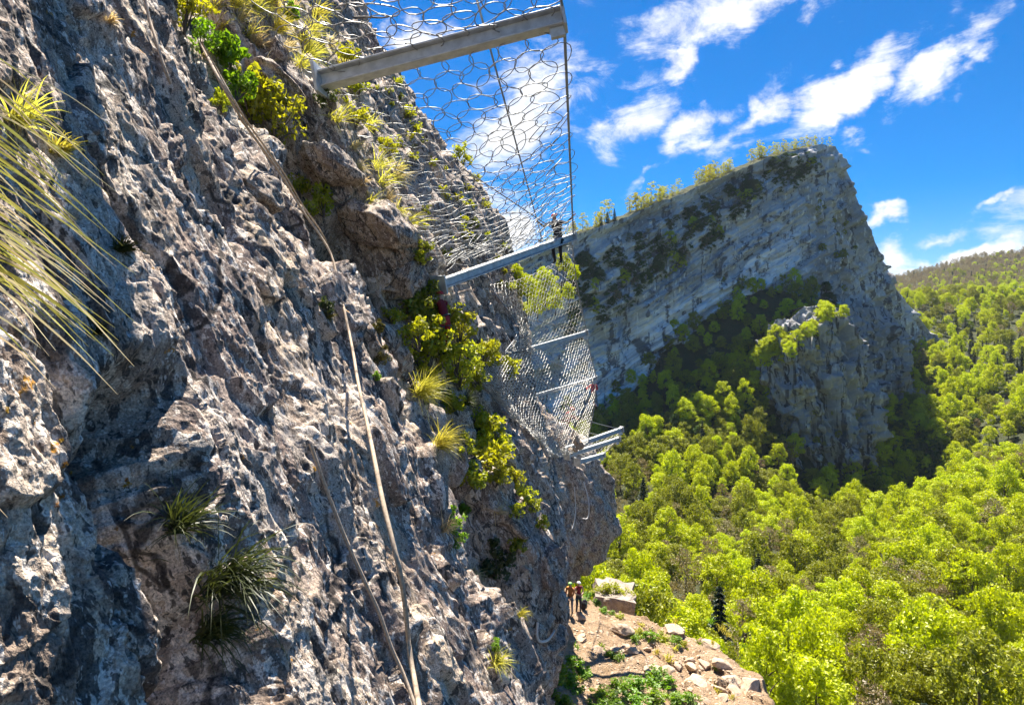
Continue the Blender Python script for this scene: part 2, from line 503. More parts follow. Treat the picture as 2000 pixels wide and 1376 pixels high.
M['orangecloth'] = mat_plain('orange cloth', (0.55, 0.20, 0.06), 0.8)
M['boot'] = mat_plain('boots', (0.035, 0.028, 0.022), 0.7)
M['redhelmet'] = mat_plain('red helmet', (0.42, 0.035, 0.03), 0.35)
M['whitehelmet'] = mat_plain('white helmet', (0.72, 0.70, 0.72), 0.35)
M['greenhelmet'] = mat_plain('green helmet', (0.28, 0.50, 0.16), 0.35)
M['harness'] = mat_plain('harness webbing', (0.04, 0.10, 0.10), 0.7)

# ------------------------------------------------------------------ near cliff (lofted between ridge lines, real depths)
def hsh(a, b=0.0):
    return np.mod(np.sin(a * 12.9898 + b * 78.233) * 43758.5453, 1.0)


def prof(pts):
    a = np.array(sorted(pts), float)
    return lambda v: np.interp(v, a[:, 0], a[:, 1])


R0u = prof([(-700, -120), (-300, 150), (0, 385), (240, 490), (440, 600), (560, 680), (700, 735), (760, 765), (870, 835),
            (1080, 905), (1200, 965), (1376, 1062), (1700, 1200), (2100, 1300)])
R1u = prof([(-700, 100), (-300, 350), (0, 545), (150, 640), (300, 735), (400, 790), (500, 828), (560, 836), (620, 812),
            (740, 800), (800, 830), (860, 885), (930, 985), (1000, 1050), (1060, 1098), (1130, 1097), (1200, 1090), (1250, 1055), (1376, 1042), (2100, 1030)])
Gu = prof([(-700, 150), (-300, 420), (0, 640), (170, 735), (400, 850), (560, 900), (700, 950), (800, 975), (900, 1030), (1000, 1062),
           (1100, 1085), (1200, 1080), (1376, 1045), (2100, 1030)])
Bu = prof([(-700, 330), (-300, 545), (0, 692), (100, 732), (170, 778), (290, 850), (375, 938), (440, 974), (500, 985), (580, 1005),
           (660, 1030), (760, 1036), (870, 1064), (1000, 1096), (1100, 1094), (1130, 1088), (1200, 1080), (1376, 1050), (2100, 1040)])
Cu = prof([(-700, 300), (0, 640), (170, 720), (375, 870), (500, 930), (660, 980), (760, 1010), (820, 1095), (880, 1165), (940, 1196),
           (1000, 1214), (1040, 1212), (1080, 1190), (1110, 1150), (1135, 1108), (1160, 1090), (1200, 1084), (1376, 1060), (2100, 1050)])
one = lambda c: (lambda v: np.full_like(v, c, dtype=float))
R1y = lambda v: 11.5 + 5.0 * smooth((v - 620) / 400)
stations = [  # (u(v), y(v), columns up to the next)
    (lambda v: -760 + 0.30 * (v - 620), one(1.0), 45),
    (lambda v: -260 + 0.33 * (v - 620), one(1.45), 90),
    (lambda v: 30 + 0.36 * (v - 620), one(1.95), 165),
    (lambda v: 0.62 * (R0u(v) - 360) + 0.38 * (330 + 0.38 * (v - 620)), one(3.0), 165),
    (lambda v: R0u(v) - 150, one(4.9), 110),
    (R0u, one(7.2), 26),
    (lambda v: R0u(v) - 50, lambda v: R1y(v) - 1.7, 40),
    (lambda v: R0u(v) + 0.45 * np.maximum(R1u(v) - R0u(v), 30), lambda v: R1y(v) - 0.8, 60),
    (R1u, R1y, 26),
    (lambda v: R1u(v) - 48, lambda v: R1y(v) + 2.0, 50),
    (Gu, lambda v: 19.6 + 0 * v, 90),
    (Bu, lambda v: 28.0 + 0.5 * smooth((v - 700) / 400), 26),
    (lambda v: np.minimum(Bu(v), Cu(v)) - 22, lambda v: 45.0 + 0 * v, 40),
    (Cu, lambda v: 50.0 + 0 * v, 24),
    (lambda v: Cu(v) - 150, lambda v: 53 + 0 * v, 14),
    (lambda v: Cu(v) - 560, lambda v: 64 + 0 * v, 1)]


def polyline_field(u, v, pts):
    d = np.full(u.shape, 1e9, np.float32)
    for (a, b), (c, e) in zip(pts[:-1], pts[1:]):
        L = (c - a) ** 2 + (e - b) ** 2
        t = np.clip(((u - a) * (c - a) + (v - b) * (e - b)) / L, 0, 1)
        d = np.minimum(d, (u - a - t * (c - a)) ** 2 + (v - b - t * (e - b)) ** 2)
    return d


def build_cliff():
    vr = np.concatenate([np.linspace(-620, -30, 110, endpoint=False), np.linspace(-30, 1400, 560, endpoint=False), np.linspace(1400, 1950, 50)])
    us, ys = [], []
    S_u = [f(vr) for f, _, _ in stations]
    S_y = [g(vr) for _, g, _ in stations]
    for k in range(len(stations) - 1):
        n = stations[k][2]
        t = (np.arange(n) / n)[None, :]
        a = np.linspace(0, 1, 2)
        uu = S_u[k][:, None] * (1 - t) + S_u[k + 1][:, None] * t
        # interpolate depth so that the world surface stays straight between stations (1/y linear)
        yy = 1 / ((1 / S_y[k][:, None]) * (1 - t) + (1 / S_y[k + 1][:, None]) * t)
        us.append(uu); ys.append(yy)
    us.append(S_u[-1][:, None]); ys.append(S_y[-1][:, None])
    U = np.concatenate(us, 1); Y = np.concatenate(ys, 1)
    V = np.repeat(vr[:, None], U.shape[1], 1)
    # round the joins between stations
    for _ in range(5):
        U[:, 1:-1] = 0.25 * U[:, :-2] + 0.5 * U[:, 1:-1] + 0.25 * U[:, 2:]
        Y[:, 1:-1] = 0.25 * Y[:, :-2] + 0.5 * Y[:, 1:-1] + 0.25 * Y[:, 2:]
    X = (U - 1000) / F * Y; Z = (H0 - V) / F * Y
    Pw = np.stack([X, Y, Z], -1)
    du = np.gradient(Pw, axis=1); dv = np.gradient(Pw, axis=0)
    Nn = np.cross(dv, du)
    Nn /= np.linalg.norm(Nn, axis=-1)[..., None] + 1e-9
    if Nn[300, 300, 0] < 0:
        Nn = -Nn
    # soften the normal field so that crests do not explode
    for _ in range(6):
        Nn[:, 1:-1] = (Nn[:, :-2] + Nn[:, 1:-1] * 2 + Nn[:, 2:]) / 4
    Nn /= np.linalg.norm(Nn, axis=-1)[..., None] + 1e-9
    # world coordinates along the slab: a = down the dip, c = across
    x, y, z = X, Y, Z
    w1 = pn(x * 0.7, y * 0.7, z * 0.5) * 0.5
    w2 = pn(x * 0.7 + 9, y * 0.7 + 4, z * 0.5) * 0.5
    yy, xx, zz = y + w1 * 0.8, x + w2 * 0.5, z
    far = smooth((y - 15) / 8)
    amp = np.clip(0.055 * y, 0.12, 0.55)
    sp = np.maximum(2.6 * y / F, 0.003)          # vertex spacing

    def band(freq):   # fade octaves finer than the mesh
        return np.clip((1 / freq) / (3.0 * sp) - 0.35, 0, 1)
    D = amp * 0.62 * pn(xx * 0.55, yy * 0.8, zz * 0.20)
    r = 1 - np.abs(pn(xx * 0.8 + 3, yy * 1.7 + 5, zz * 0.30 + w1))        # flutes
    D += amp * 0.34 * (r - 0.75)
    r = 1 - np.abs(pn(xx * 2 + 7, yy * 4.2 + 1, zz * 0.75 + w2))
    D += np.minimum(amp, .30) * 0.18 * (r - 0.75) * band(4.2)
    r = 1 - np.abs(pn(xx * 5, yy * 9.5, zz * 2.0 + w2 * 2))
    D += 0.042 * (r - 0.75) * band(9.5)
    # blocky offsets (broken slabs)
    cell = pn(xx * 1.4 + 2, yy * 1.6, zz * 0.9)
    D += amp * 0.40 * (smooth((cell - 0.05) / 0.05) - 0.5)
    cell = pn(xx * 3.4 + 2, yy * 3.6 + 8, zz * 2.2)
    D += np.minimum(amp, .3) * 0.14 * (smooth((cell - 0.10) / 0.05) - 0.3) * band(4)
    D += 0.032 * (0.6 - np.abs(pn(x * 6.5, y * 6.5, z * 3.4))) * band(6.5)
    n = pn(x * 14, y * 14, z * 9)
    D += 0.018 * (0.55 - np.abs(n)) * band(14)
    D += -0.020 * smooth((n - 0.30) / 0.25) * band(14)                    # pockets
    n = pn(x * 31, y * 31, z * 22)
    D += 0.008 * n * band(31) - 0.012 * smooth((n - 0.25) / 0.25) * band(31)
    D += 0.0040 * pn(x * 66, y * 66, z * 50) * band(66)
    # sharp broken blocks
    ca = np.floor(yy * 1.25 + zz * 0.35 + 0.6 * pn(x * 1.1, y * 1.1, z * 1.1)); cb_ = np.floor(zz * 0.75 - yy * 0.2 + 0.5 * pn(x * 1.3 + 5, y * 1.3, z * 1.3))
    blk = smooth((pn(x * 0.5 + 4, y * 0.5, z * 0.4) + 0.15) / 0.3)
    D += amp * 0.34 * (hsh(ca, cb_) - 0.5) * blk
    ca = np.floor(yy * 3.1 + zz * 0.8 + 0.5 * pn(x * 2.6, y * 2.6, z * 2.6)); cb_ = np.floor(zz * 1.9 - yy * 0.5 + 0.5 * pn(x * 2.9 + 5, y * 2.9, z * 2.9))
    D += np.minimum(amp, .3) * 0.16 * (hsh(ca, cb_) - 0.5) * (0.3 + 0.7 * blk) * band(4)
    # far buttress: steep columns and beds
    col = 1 - np.abs(pn(xx * 0.35, yy * 0.75 + zz * 0.12, zz * 0.06 + 4))
    D += far * 1.15 * (col - 0.72)
    col = 1 - np.abs(pn(xx * 0.9, yy * 1.9 + zz * 0.3, zz * 0.12 + 8))
    D += far * 0.42 * (col - 0.72)
    # named ridges and clefts of this face: points, height (px), width (px)
    feats = [
        ([(110, -60), (190, 60), (290, 170), (360, 300), (470, 440), (530, 600), (590, 760), (612, 880), (660, 1020), (760, 1240)], 20, 26),
        ([(360, 160), (400, 300), (450, 420), (560, 660)], -16, 22),
        ([(-40, 430), (60, 620), (130, 735), (235, 790), (268, 860), (215, 1010), (205, 1150), (250, 1300)], 22, 46),
        ([(95, 640), (135, 780), (235, 930), (222, 1100), (260, 1250), (330, 1376)], -50, 24),
        ([(280, 780), (300, 950), (345, 1060), (410, 1180), (425, 1400)], -165, 58),
        ([(300, 900), (420, 1085), (520, 1190), (560, 1400)], 18, 22),
        ([(340, -40), (390, 90), (440, 190), (545, 300), (590, 420), (640, 480)], -26, 34),
        ([(400, 195), (470, 260), (570, 340), (600, 470), (660, 600), (720, 740), (800, 900), (860, 1060)], 13, 16),
        ([(520, 120), (600, 180), (700, 360), (760, 430), (800, 480)], 14, 26),
        ([(690, 470), (735, 520), (790, 590)], -60, 40),
        ([(0, 190), (120, 330), (200, 480), (250, 640)], -13, 24),
        ([(620, 900), (700, 1060), (800, 1260), (850, 1400)], 10, 18),
        ([(940, 1180), (985, 1230), (1040, 1330)], 14, 18),
        ([(860, 900), (960, 1000), (1040, 1080)], 12, 22),
    ]
    wu = U + 9 * pn(U / 45, V / 45, 0.5) + 4 * pn(U / 14, V / 14, 3.5)
    wv = V + 9 * pn(U / 45, V / 45, 7.5)
    for pts, h, wd in feats:
        d2 = polyline_field(wu, wv, pts)
        D += 1.7 * h * np.exp(-d2 / wd ** 2) * np.minimum(Y, 12) / F
    Pw = Pw + Nn * D[..., None]
    nr, nc = U.shape
    Q = grid_quads(nr, nc)
    me = mesh_np('cliff', Pw, Q, True)
    o = obj('cliff', me, M['cliff'], kind='structure')
    o['label'] = 'grey fluted limestone cliff rising beside the viewer'
    V3 = Pw.reshape(-1, 3)
    # coarse copy for ray casts
    sub = Pw[::2, ::2]
    q2 = grid_quads(*sub.shape[:2])
    tree = bvh(sub.reshape(-1, 3), q2)
    return o, tree


cliff, CT = build_cliff()


# ------------------------------------------------------------------ terrain: valley floor by thin plate through surveyed points
class TPS:
    def __init__(s, xy, z, lam=0.0):
        s.c = np.asarray(xy, float) / 100
        n = len(s.c)
        K = s.k(s.c) + lam * np.eye(n)
        Pm = np.c_[np.ones(n), s.c]
        A = np.block([[K, Pm], [Pm.T, np.zeros((3, 3))]])
        s.w = np.linalg.solve(A, np.r_[np.asarray(z, float), 0, 0, 0])

    def k(s, p):
        r2 = ((p[:, None] - s.c[None]) ** 2).sum(-1) + 1e-9
        return 0.5 * r2 * np.log(r2)

    def __call__(s, x, y):
        sh = np.shape(x)
        p = np.c_[np.ravel(x), np.ravel(y)] / 100
        out = np.empty(len(p))
        for i in range(0, len(p), 20000):
            q = p[i:i + 20000]
            out[i:i + 20000] = s.k(q) @ s.w[:-3] + np.c_[np.ones(len(q)), q] @ s.w[-3:]
        return out.reshape(sh)


ctl = [(1500, 1500, 100), (2000, 1480, 100), (2600, 1400, 105), (1250, 1340, 130), (1000, 1350, 130), (1600, 1310, 150), (2000, 1300, 150), (2400, 1240, 150),
       (1250, 1130, 235), (1000, 1140, 235), (1600, 1150, 235), (2000, 1100, 230), (2400, 1020, 230), (1220, 1010, 320), (1000, 1000, 320),
       (1450, 1020, 330), (1700, 1040, 335), (1850, 985, 335), (2000, 930, 335), (2400, 800, 330), (1200, 905, 400), (1000, 900, 400),
       (1320, 870, 405), (1420, 860, 410), (1600, 980, 395), (1720, 970, 420), (1900, 870, 430), (2100, 760, 430), (2500, 640, 430),
       (1180, 830, 450), (1050, 830, 455), (1300, 775, 455), (1420, 705, 462), (1520, 650, 470), (1600, 615, 480),
       (1780, 830, 520), (1850, 760, 540), (2000, 710, 550), (2400, 560, 560), (1850, 670, 660), (2000, 638, 680), (2300, 540, 700),
       (1770, 590, 800), (1900, 585, 860), (2050, 560, 900), (2400, 440, 900), (1500, 560, 900), (1100, 640, 800), (800, 640, 700)]
cp = np.array([tuple(P(*c)) for c in ctl])
TZ = TPS(cp[:, :2], cp[:, 2], 0.02)


def terrain_z(x, y):
    z = TZ(x, y)
    near = smooth((95 - y) / 60)
    zn = -62 + 40 * smooth((95 - y) / 75)      # talus climbing to the foot of the near cliff
    z = np.clip(z, -150, 220)
    z = z * (1 - near) + zn * near
    return z + 2.5 * pn(x / 35, y / 35, 0.3) + 1.0 * pn(x / 9, y / 9, 1.3)


def build_terrain():
    ys = np.concatenate([np.linspace(30, 110, 20, endpoint=False), np.linspace(110, 950, 210)])
    t = np.linspace(-0.55, 1.5, 170)
    Y, T = np.meshgrid(ys, t, indexing='ij')
    X = T * Y
    Z = terrain_z(X, Y)
    V = np.stack([X, Y, Z], -1)
    Q = grid_quads(*X.shape)
    o = obj('valley_ground', mesh_np('valley_ground', V, Q), M['ground'], kind='structure')
    o['label'] = 'steep valley floor under the forest'
    return bvh(V.reshape(-1, 3), Q)


TT = build_terrain()


# ------------------------------------------------------------------ the great bedded wall across the valley
def build_mountain():
    top = prof([(850, 590), (1000, 520), (1120, 462), (1200, 432), (1300, 390), (1400, 350), (1500, 308), (1560, 292), (1600, 282), (1632, 288), (1655, 335),
                (1690, 430), (1722, 505), (1755, 570), (1790, 612), (1840, 682), (1880, 750), (1925, 805), (1990, 860)])
    bot = prof([(850, 900), (1170, 860), (1300, 800), (1420, 730), (1500, 690), (1620, 720), (1700, 860), (1800, 900), (1925, 880), (1990, 900)])
    dep = prof([(850, 400), (1120, 452), (1300, 480), (1450, 500), (1560, 512), (1640, 540), (1700, 575), (1760, 610), (1840, 650), (1925, 690), (1990, 720)])
    uc = np.concatenate([np.linspace(850, 1100, 60, endpoint=False), np.linspace(1100, 1990, 620)])
    tr = np.linspace(0, 1, 330)
    T, U = np.meshgrid(tr, uc, indexing='ij')
    vt, vb = top(uc)[None], bot(uc)[None] + 60
    # ragged skyline
    vt = vt + 3.0 * pn(uc / 16, 0.5, 0.5)[None] + 2.0 * pn(uc / 6, 3.5, 0.5)[None]
    V = vt + (vb - vt) * T
    yb = dep(uc)[None]
    lean = 24 * (1 - T) * (0.35 + 0.65 * smooth((1640 - U) / 300))
    Y = yb + lean
    X = (U - 1000) / F * Y; Z = (H0 - V) / F * Y
    # facing direction (towards the viewer, leaning back)
    Pw = np.stack([X, Y, Z], -1)
    Nn = np.cross(np.gradient(Pw, axis=0), np.gradient(Pw, axis=1))
    Nn /= np.linalg.norm(Nn, axis=-1)[..., None]
    if Nn[150, 300, 1] > 0:
        Nn = -Nn
    q = Z - 0.60 * X - 0.05 * Y + 5 * pn(X / 60, Y / 60, Z / 60)
    right = smooth((U - 1540 - (V - 420) * 0.35) / 50)
    # beds: stepped profile across bedding
    st = pn(q / 9.0, X / 55, 2.5) * 3.4 + pn(q / 3.6, X / 22, 5.5) * 1.8 + pn(q / 1.5, X / 12, 8.5) * 0.8
    fold = 1 - np.abs(pn(X / 26, Z / 60, 3.1))
    D = st * (1 - 0.55 * right) + (fold - .7) * 5 * (0.5 + right)
    # vertical joints, strong on the right-hand face
    jx = X * 0.8 + Z * 0.28
    jn = 1 - np.abs(pn(jx / 11, Z / 70, 6.2))
    D += right * (jn - 0.72) * 9 + right * (1 - np.abs(pn(jx / 4.5, Z / 28, 1.2)) - .7) * 3.2
    D += 2.0 * pn(X / 8, Y / 8, Z / 8) + 1.0 * pn(X / 3.2, Y / 3.2, Z / 3.2)
    # block offsets
    D += 4.2 * (smooth((pn(X / 26, Y / 26, q / 14) - 0.05) / 0.06) - 0.5) + 2.2 * (smooth((pn(X / 11 + 5, Y / 11, q / 7) - 0.08) / 0.08) - 0.5)
    # stepped back upper terraces above the main wall (wooded ledges)
    edge = 1 - smooth((V - vt) / (40 + 0.22 * np.maximum(1560 - U, 0) * 0.9))
    D -= (1 - right) * 8 * edge * (0.6 + 0.4 * smooth((pn(q / 14, X / 80, 1.1)) / .2))
    # crisp bed edges and jointed blocks
    fb = q / 5.2 + 0.35 * pn(X / 30, Y / 30, Z / 30)
    bi = np.floor(fb)
    D += (1 - 0.75 * right) * (fb - bi - 0.5) * 1.7 * (0.25 + 1.1 * hsh(bi, np.floor(X / 34 + bi * 0.37)))
    bj = np.floor(jx / 7.5 + 0.4 * pn(X / 18, Y / 18, Z / 18)); bk = np.floor(Z / 15 + bj * 0.43 + 0.3 * pn(X / 12, Y / 12, Z / 12))
    D += (0.25 + right) * 3.6 * (hsh(bj, bk) - 0.5)
    # two dark hollows at the foot of the wall
    for cu, cv, ru, rv, dd in ((1236, 650, 24, 52, 9), (1175, 680, 26, 36, 7)):
        D -= dd * np.exp(-(((U - cu) / ru) ** 2 + ((V - cv) / rv) ** 2) ** 2)
    D *= smooth(T * 30) * 0.9 + 0.1
    Pw = Pw + Nn * D[..., None]
    # the back: plateau falling away behind the crest
    topr = Pw[0]
    back = []
    for s_, dz in ((8, 2.5), (25, 6), (50, 8), (110, -10), (170, -110)):
        b = topr.copy(); b[:, 1] += s_; b[:, 0] += s_ * 0.05
        b[:, 2] += dz + 1.5 * pn(b[:, 0] / 12, b[:, 1] / 12, 0.4)
        back.append(b)
    Pall = np.concatenate([np.array(back[::-1]), Pw], 0)
    Q = grid_quads(*Pw.shape[:2])
    o = obj('mountain', mesh_np('mountain', Pw, Q), M['mountain'], kind='structure')
    Pb = np.concatenate([np.array(back[::-1]), Pw[:1]], 0)
    o2 = obj('plateau', mesh_np('plateau', Pb, grid_quads(*Pb.shape[:2])), M['ground'], kind='structure')
    o2['label'] = 'wooded plateau behind the mountain crest'
    o['label'] = 'grey bedded limestone mountain wall across the valley'
    sub = Pall[:, ::2]
    return bvh(sub.reshape(-1, 3), grid_quads(*sub.shape[:2])), topr


MT, MTOP = build_mountain()


def build_spur():
    left = prof([(585, 1590), (620, 1545), (660, 1500), (700, 1470), (760, 1482), (850, 1465), (900, 1430), (980, 1385), (1060, 1350)])
    crest = prof([(585, 1640), (650, 1652), (760, 1680), (880, 1700), (980, 1700), (1060, 1690)])
    right = prof([(585, 1720), (650, 1760), (780, 1790), (900, 1790), (1060, 1790)])
    vr = np.linspace(600, 1060, 240)
    cols = []
    ly = prof([(585, 452), (700, 446), (850, 440), (1060, 432)]); cy = prof([(585, 446), (650, 440), (850, 432), (1060, 424)]); ry = prof([(585, 560), (780, 560), (1060, 500)])
    for t in np.linspace(0, 1, 170):
        cols.append((left(vr) * (1 - t) + crest(vr) * t, ly(vr) * (1 - t) + cy(vr) * t - 14 * math.sin(math.pi * t) * smooth((vr - 600) / 80)))
    for t in np.linspace(0, 1, 80)[1:]:
        cols.append((crest(vr) * (1 - t) + right(vr) * t, cy(vr) * (1 - t) + ry(vr) * t))
    U = np.array([c[0] for c in cols]).T; Y = np.array([c[1] for c in cols]).T
    V = np.repeat(vr[:, None], U.shape[1], 1)
    X = (U - 1000) / F * Y; Z = (H0 - V) / F * Y
    Pw = np.stack([X, Y, Z], -1)
    Nn = np.cross(np.gradient(Pw, axis=0), np.gradient(Pw, axis=1)); Nn /= np.linalg.norm(Nn, axis=-1)[..., None] + 1e-9
    if Nn[120, 60, 1] > 0:
        Nn = -Nn
    jx = X * 0.9 + Z * 0.25
    D = (1 - np.abs(pn(jx / 15, Z / 90, 2.2)) - .7) * 20 + (1 - np.abs(pn(jx / 6, Z / 50, 4.2)) - .7) * 9 + 5 * (smooth(pn(jx / 9, Z / 45, 8.8) / .1) - .5)
    D += 2.2 * pn(X / 7, Y / 7, Z / 7) + 1.1 * pn(X / 3, Y / 3, Z / 3)
    D += 1.2 * (smooth(pn((Z - 0.6 * X) / 7, X / 40, Y / 30) / 0.12) - .5)
    bj = np.floor(jx / 8 + 0.5 * pn(X / 18, Y / 18, Z / 18)); bk = np.floor(Z / 17 + bj * 0.43 + 0.4 * pn(X / 12, Y / 12, Z / 12))
    D += 5.0 * (hsh(bj, bk) - 0.5)
    bj = np.floor(jx / 3.4 + 0.4 * pn(X / 9, Y / 9, Z / 9)); bk = np.floor(Z / 8 + bj * 0.43)
    D += 2.0 * (hsh(bj, bk) - 0.5)
    D += 4.5 * (smooth((pn(X / 13, Y / 13, Z / 20) - .04) / .06) - .5) + 2.5 * (smooth((pn(X / 6 + 4, Y / 6, Z / 9) - .06) / .07) - .5)
    D *= (.25 + .75 * smooth((V - 600) / 60))
    Pw = Pw + Nn * D[..., None]
    # behind the top edge the spur runs back into the slope
    top = Pw[0]
    back = [top + np.array([0, s_, d_]) for s_, d_ in ((60, -10), (25, -3), (6, -0.5))]
    Pall = np.concatenate([np.array(back), Pw], 0)
    Q = grid_quads(*Pall.shape[:2])
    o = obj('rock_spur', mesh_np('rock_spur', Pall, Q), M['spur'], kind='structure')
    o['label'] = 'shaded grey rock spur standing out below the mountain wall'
    return bvh(Pall[:, ::2].reshape(-1, 3), grid_quads(*Pall[:, ::2].shape[:2]))


ST = build_spur()


def build_far_hills():
    top = prof([(1400, 600), (1650, 560), (1740, 545), (1800, 531), (1850, 516), (1900, 503), (2000, 492), (2200, 450), (2700, 380)])
    uc = np.linspace(1400, 2700, 160)
    rows = []
    for k, t in enumerate(np.linspace(0, 1, 60)):
        y = 850 + 850 * t
        v = 680 + (top(uc) - 680) * t ** 0.8 + 4 * pn(uc / 60, t * 5, 0.5) * (0.3 + t)
        rows.append(np.stack([(uc - 1000) / F * y, np.full_like(uc, y), (H0 - v) / F * y], -1))
    for s_ in (200, 600):
        r = rows[-1].copy(); r[:, 1] += s_; r[:, 2] -= s_ * 0.4; rows.append(r)
    Pw = np.array(rows)
    Q = grid_quads(*Pw.shape[:2])
    o = obj('far_hill', mesh_np('far_hill', Pw, Q), M['hill'], kind='structure')
    o['label'] = 'hazy wooded hill closing the valley'
    # beyond: ground to the horizon
    g = np.array([[-5500, 1200, -160], [5500, 1200, -160], [5500, 6000, -160], [-5500, 6000, -160]], float)
    o = obj('plain', mesh_np('plain', g, [[0, 1, 2, 3]]), M['hill'], kind='structure')
    o['label'] = 'low ground far beyond the mountain'
    return bvh(Pw.reshape(-1, 3), Q)


HT = build_far_hills()


# ------------------------------------------------------------------ the air of the valley
def build_haze():
    V, Q = box_vq((0, 2950, 130), (5800, 0, 0), (0, 3150, 0), (0, 0, 292))
    m, N = mat_new('valley air')
    pv = N.n('ShaderNodeVolumePrincipled', {'Color': (0.72, 0.84, 1.0, 1), 'Density': 0.00003, 'Anisotropy': 0.2})
    o_ = N.n('ShaderNodeOutputMaterial')
    N.t.links.new(pv.outputs[0], o_.inputs['Volume'])
    h_ = obj('haze', mesh_np('haze', V, Q, False), m, kind='stuff')
    h_['label'] = 'thin blue haze filling the valley air'


build_haze()

# ------------------------------------------------------------------ foliage builders
def leaf_quads(C, size, rng, nrm=None, spread=1.0, aspect=0.55):
    """rhombic leaves at centres C; nrm biases the leaf direction"""
    n = len(C)
    d = rng.normal(size=(n, 3))
    if nrm is not None:
        d = nrm + spread * 0.6 * d
    d /= np.linalg.norm(d, axis=1)[:, None] + 1e-9
    a = np.cross(d, rng.normal(size=(n, 3))); a /= np.linalg.norm(a, axis=1)[:, None] + 1e-9
    b = np.cross(d, a)
    s = (size * rng.uniform(0.65, 1.35, n))[:, None]
    V = np.stack([C - a * s * .5, C - b * s * .5 * aspect + d * s * .06, C + a * s * .5, C + b * s * .5 * aspect + d * s * .06], 1)
    return V.reshape(-1, 3), np.arange(n * 4).reshape(-1, 4)


def clump_cloud(rng, centres, radii, per, shell=0.55, flat=0.8):
    out, nr = [], []
    for c, r in zip(centres, radii):
        k = max(6, int(per))
        d = rng.normal(size=(k, 3)); d /= np.linalg.norm(d, axis=1)[:, None]
        d[:, 2] *= flat
        rr = r * (shell + (1 - shell) * rng.random(k)) ** 0.6
        out.append(np.asarray(c) + d * rr[:, None]); nr.append(d)
    return np.concatenate(out), np.concatenate(nr)


def crown_mesh(name, rng, h0, h1, rad, nl=16, sub=7, per=22, leaf=0.5, mat=None, conic=False):
    """uneven broadleaf crown: lobes > clumps > leaves"""
    cs, rs = [], []
    for i in range(nl):
        t = (i + rng.random()) / nl
        z = h0 + (h1 - h0) * t
        w = rad * (math.sin(math.pi * (0.16 + 0.80 * t)) ** 0.8) * (0.55 + 0.35 * rng.random())
        ang = i * 2.399 + rng.normal() * 0.3
        lc = np.array([w * math.cos(ang), w * math.sin(ang), z])
        lr = rad * rng.uniform(0.26, 0.42)
        for j in range(sub):
            d = rng.normal(size=3); d /= np.linalg.norm(d); d[2] = abs(d[2]) * 0.9 - 0.2
            cs.append(lc + d * lr * rng.uniform(.7, 1.1)); rs.append(lr * rng.uniform(0.34, 0.70))
    C, Nr = clump_cloud(rng, cs, rs, per)
    V, Q = leaf_quads(C, leaf, rng, Nr, 1.0)
    m = mesh_np(name, V, Q, False)
    if mat:
        m.materials.append(mat)
    return m


def trunk_mesh(name, rng, h, r, limbs=5, h0=0.4, mat=None, spread=1.6):
    parts = [tube_mesh('', [(0, 0, -1.0), (0.05, 0, h * .3), (rng.normal() * .15, rng.normal() * .15, h * .65), (rng.normal() * .3, rng.normal() * .3, h)],
                       [r * 1.2, r * .9, r * .55, r * .12], 6)]
    for i in range(limbs):
        a = i * 2.4 + rng.random(); z = h * (h0 + (0.9 - h0) * i / max(1, limbs)); L = spread * rng.uniform(.7, 1.2) * (1.1 - z / h * .5)
        parts.append(tube_mesh('', [(0, 0, z), (L * .5 * math.cos(a), L * .5 * math.sin(a), z + L * .45), (L * math.cos(a), L * math.sin(a), z + L * .8)],
                               [r * .42, r * .25, r * .07], 5))
    V, Q = join(parts)
    m = mesh_np(name, V, Q)
    if mat:
        m.materials.append(mat)
    return m


def conifer_mesh(name, rng, h, rad, mat):
    C, Nr = [], []
    tiers = 17
    for i in range(tiers):
        t = i / tiers
        z = h * (0.12 + 0.86 * t)
        r = rad * (1 - t) ** 0.85 + 0.12
        nb = int(9 + 5 * (1 - t))
        for k in range(nb):
            a = k * 2 * math.pi / nb + rng.random() * .6 + i
            L = r * rng.uniform(.75, 1.12)
            for s_ in np.linspace(0.15, 1, 7):
                C.append((L * s_ * math.cos(a), L * s_ * math.sin(a), z - 0.30 * L * s_ ** 1.4 + rng.normal() * .06)); Nr.append((0.2 * math.cos(a), 0.2 * math.sin(a), 1))
                C.append((L * s_ * math.cos(a + .16), L * s_ * math.sin(a + .16), z - 0.36 * L * s_ + rng.normal() * .06)); Nr.append((0, 0, 1))
    V, Q = leaf_quads(np.array(C), 0.62, rng, np.array(Nr), 0.8, 0.45)
    m = mesh_np(name, V, Q, False); m.materials.append(mat)
    return m


def kit(kind, seed):
    r = np.random.default_rng(seed)
    if kind == 'conifer':
        return conifer_mesh('needles', r, 14, 2.7, M['conifer']), trunk_mesh('stem', r, 13.4, .2, 0, mat=M['bark'])
    if kind == 'slender':
        h = r.uniform(9, 12)
        return (crown_mesh('crown', r, h * .10, h * 1.0, 2.9, 13, 6, 9, .55, M['ridge']),
                trunk_mesh('trunk', r, h * .92, .16, 4, mat=M['barkgrey'], spread=1.3))
    if kind == 'bare':
        h = r.uniform(9, 11)
        return (crown_mesh('crown', r, h * .3, h, 3.6, 14, 7, 13, .42, M['brownbud']),
                trunk_mesh('trunk', r, h * .95, .22, 9, .3, M['barkgrey'], 2.6))
    h = r.uniform(9.5, 12.5)
    mt = {'lime': M['lime'], 'olive': M['olive'], 'dark': M['shadeleaf']}[kind]
    return (crown_mesh('crown', r, h * .22, h * .98, r.uniform(4.0, 5.2), 16, 10, 36, .5, mt),
            trunk_mesh('trunk', r, h * .85, .24, 6, mat=M['bark'], spread=2.2))


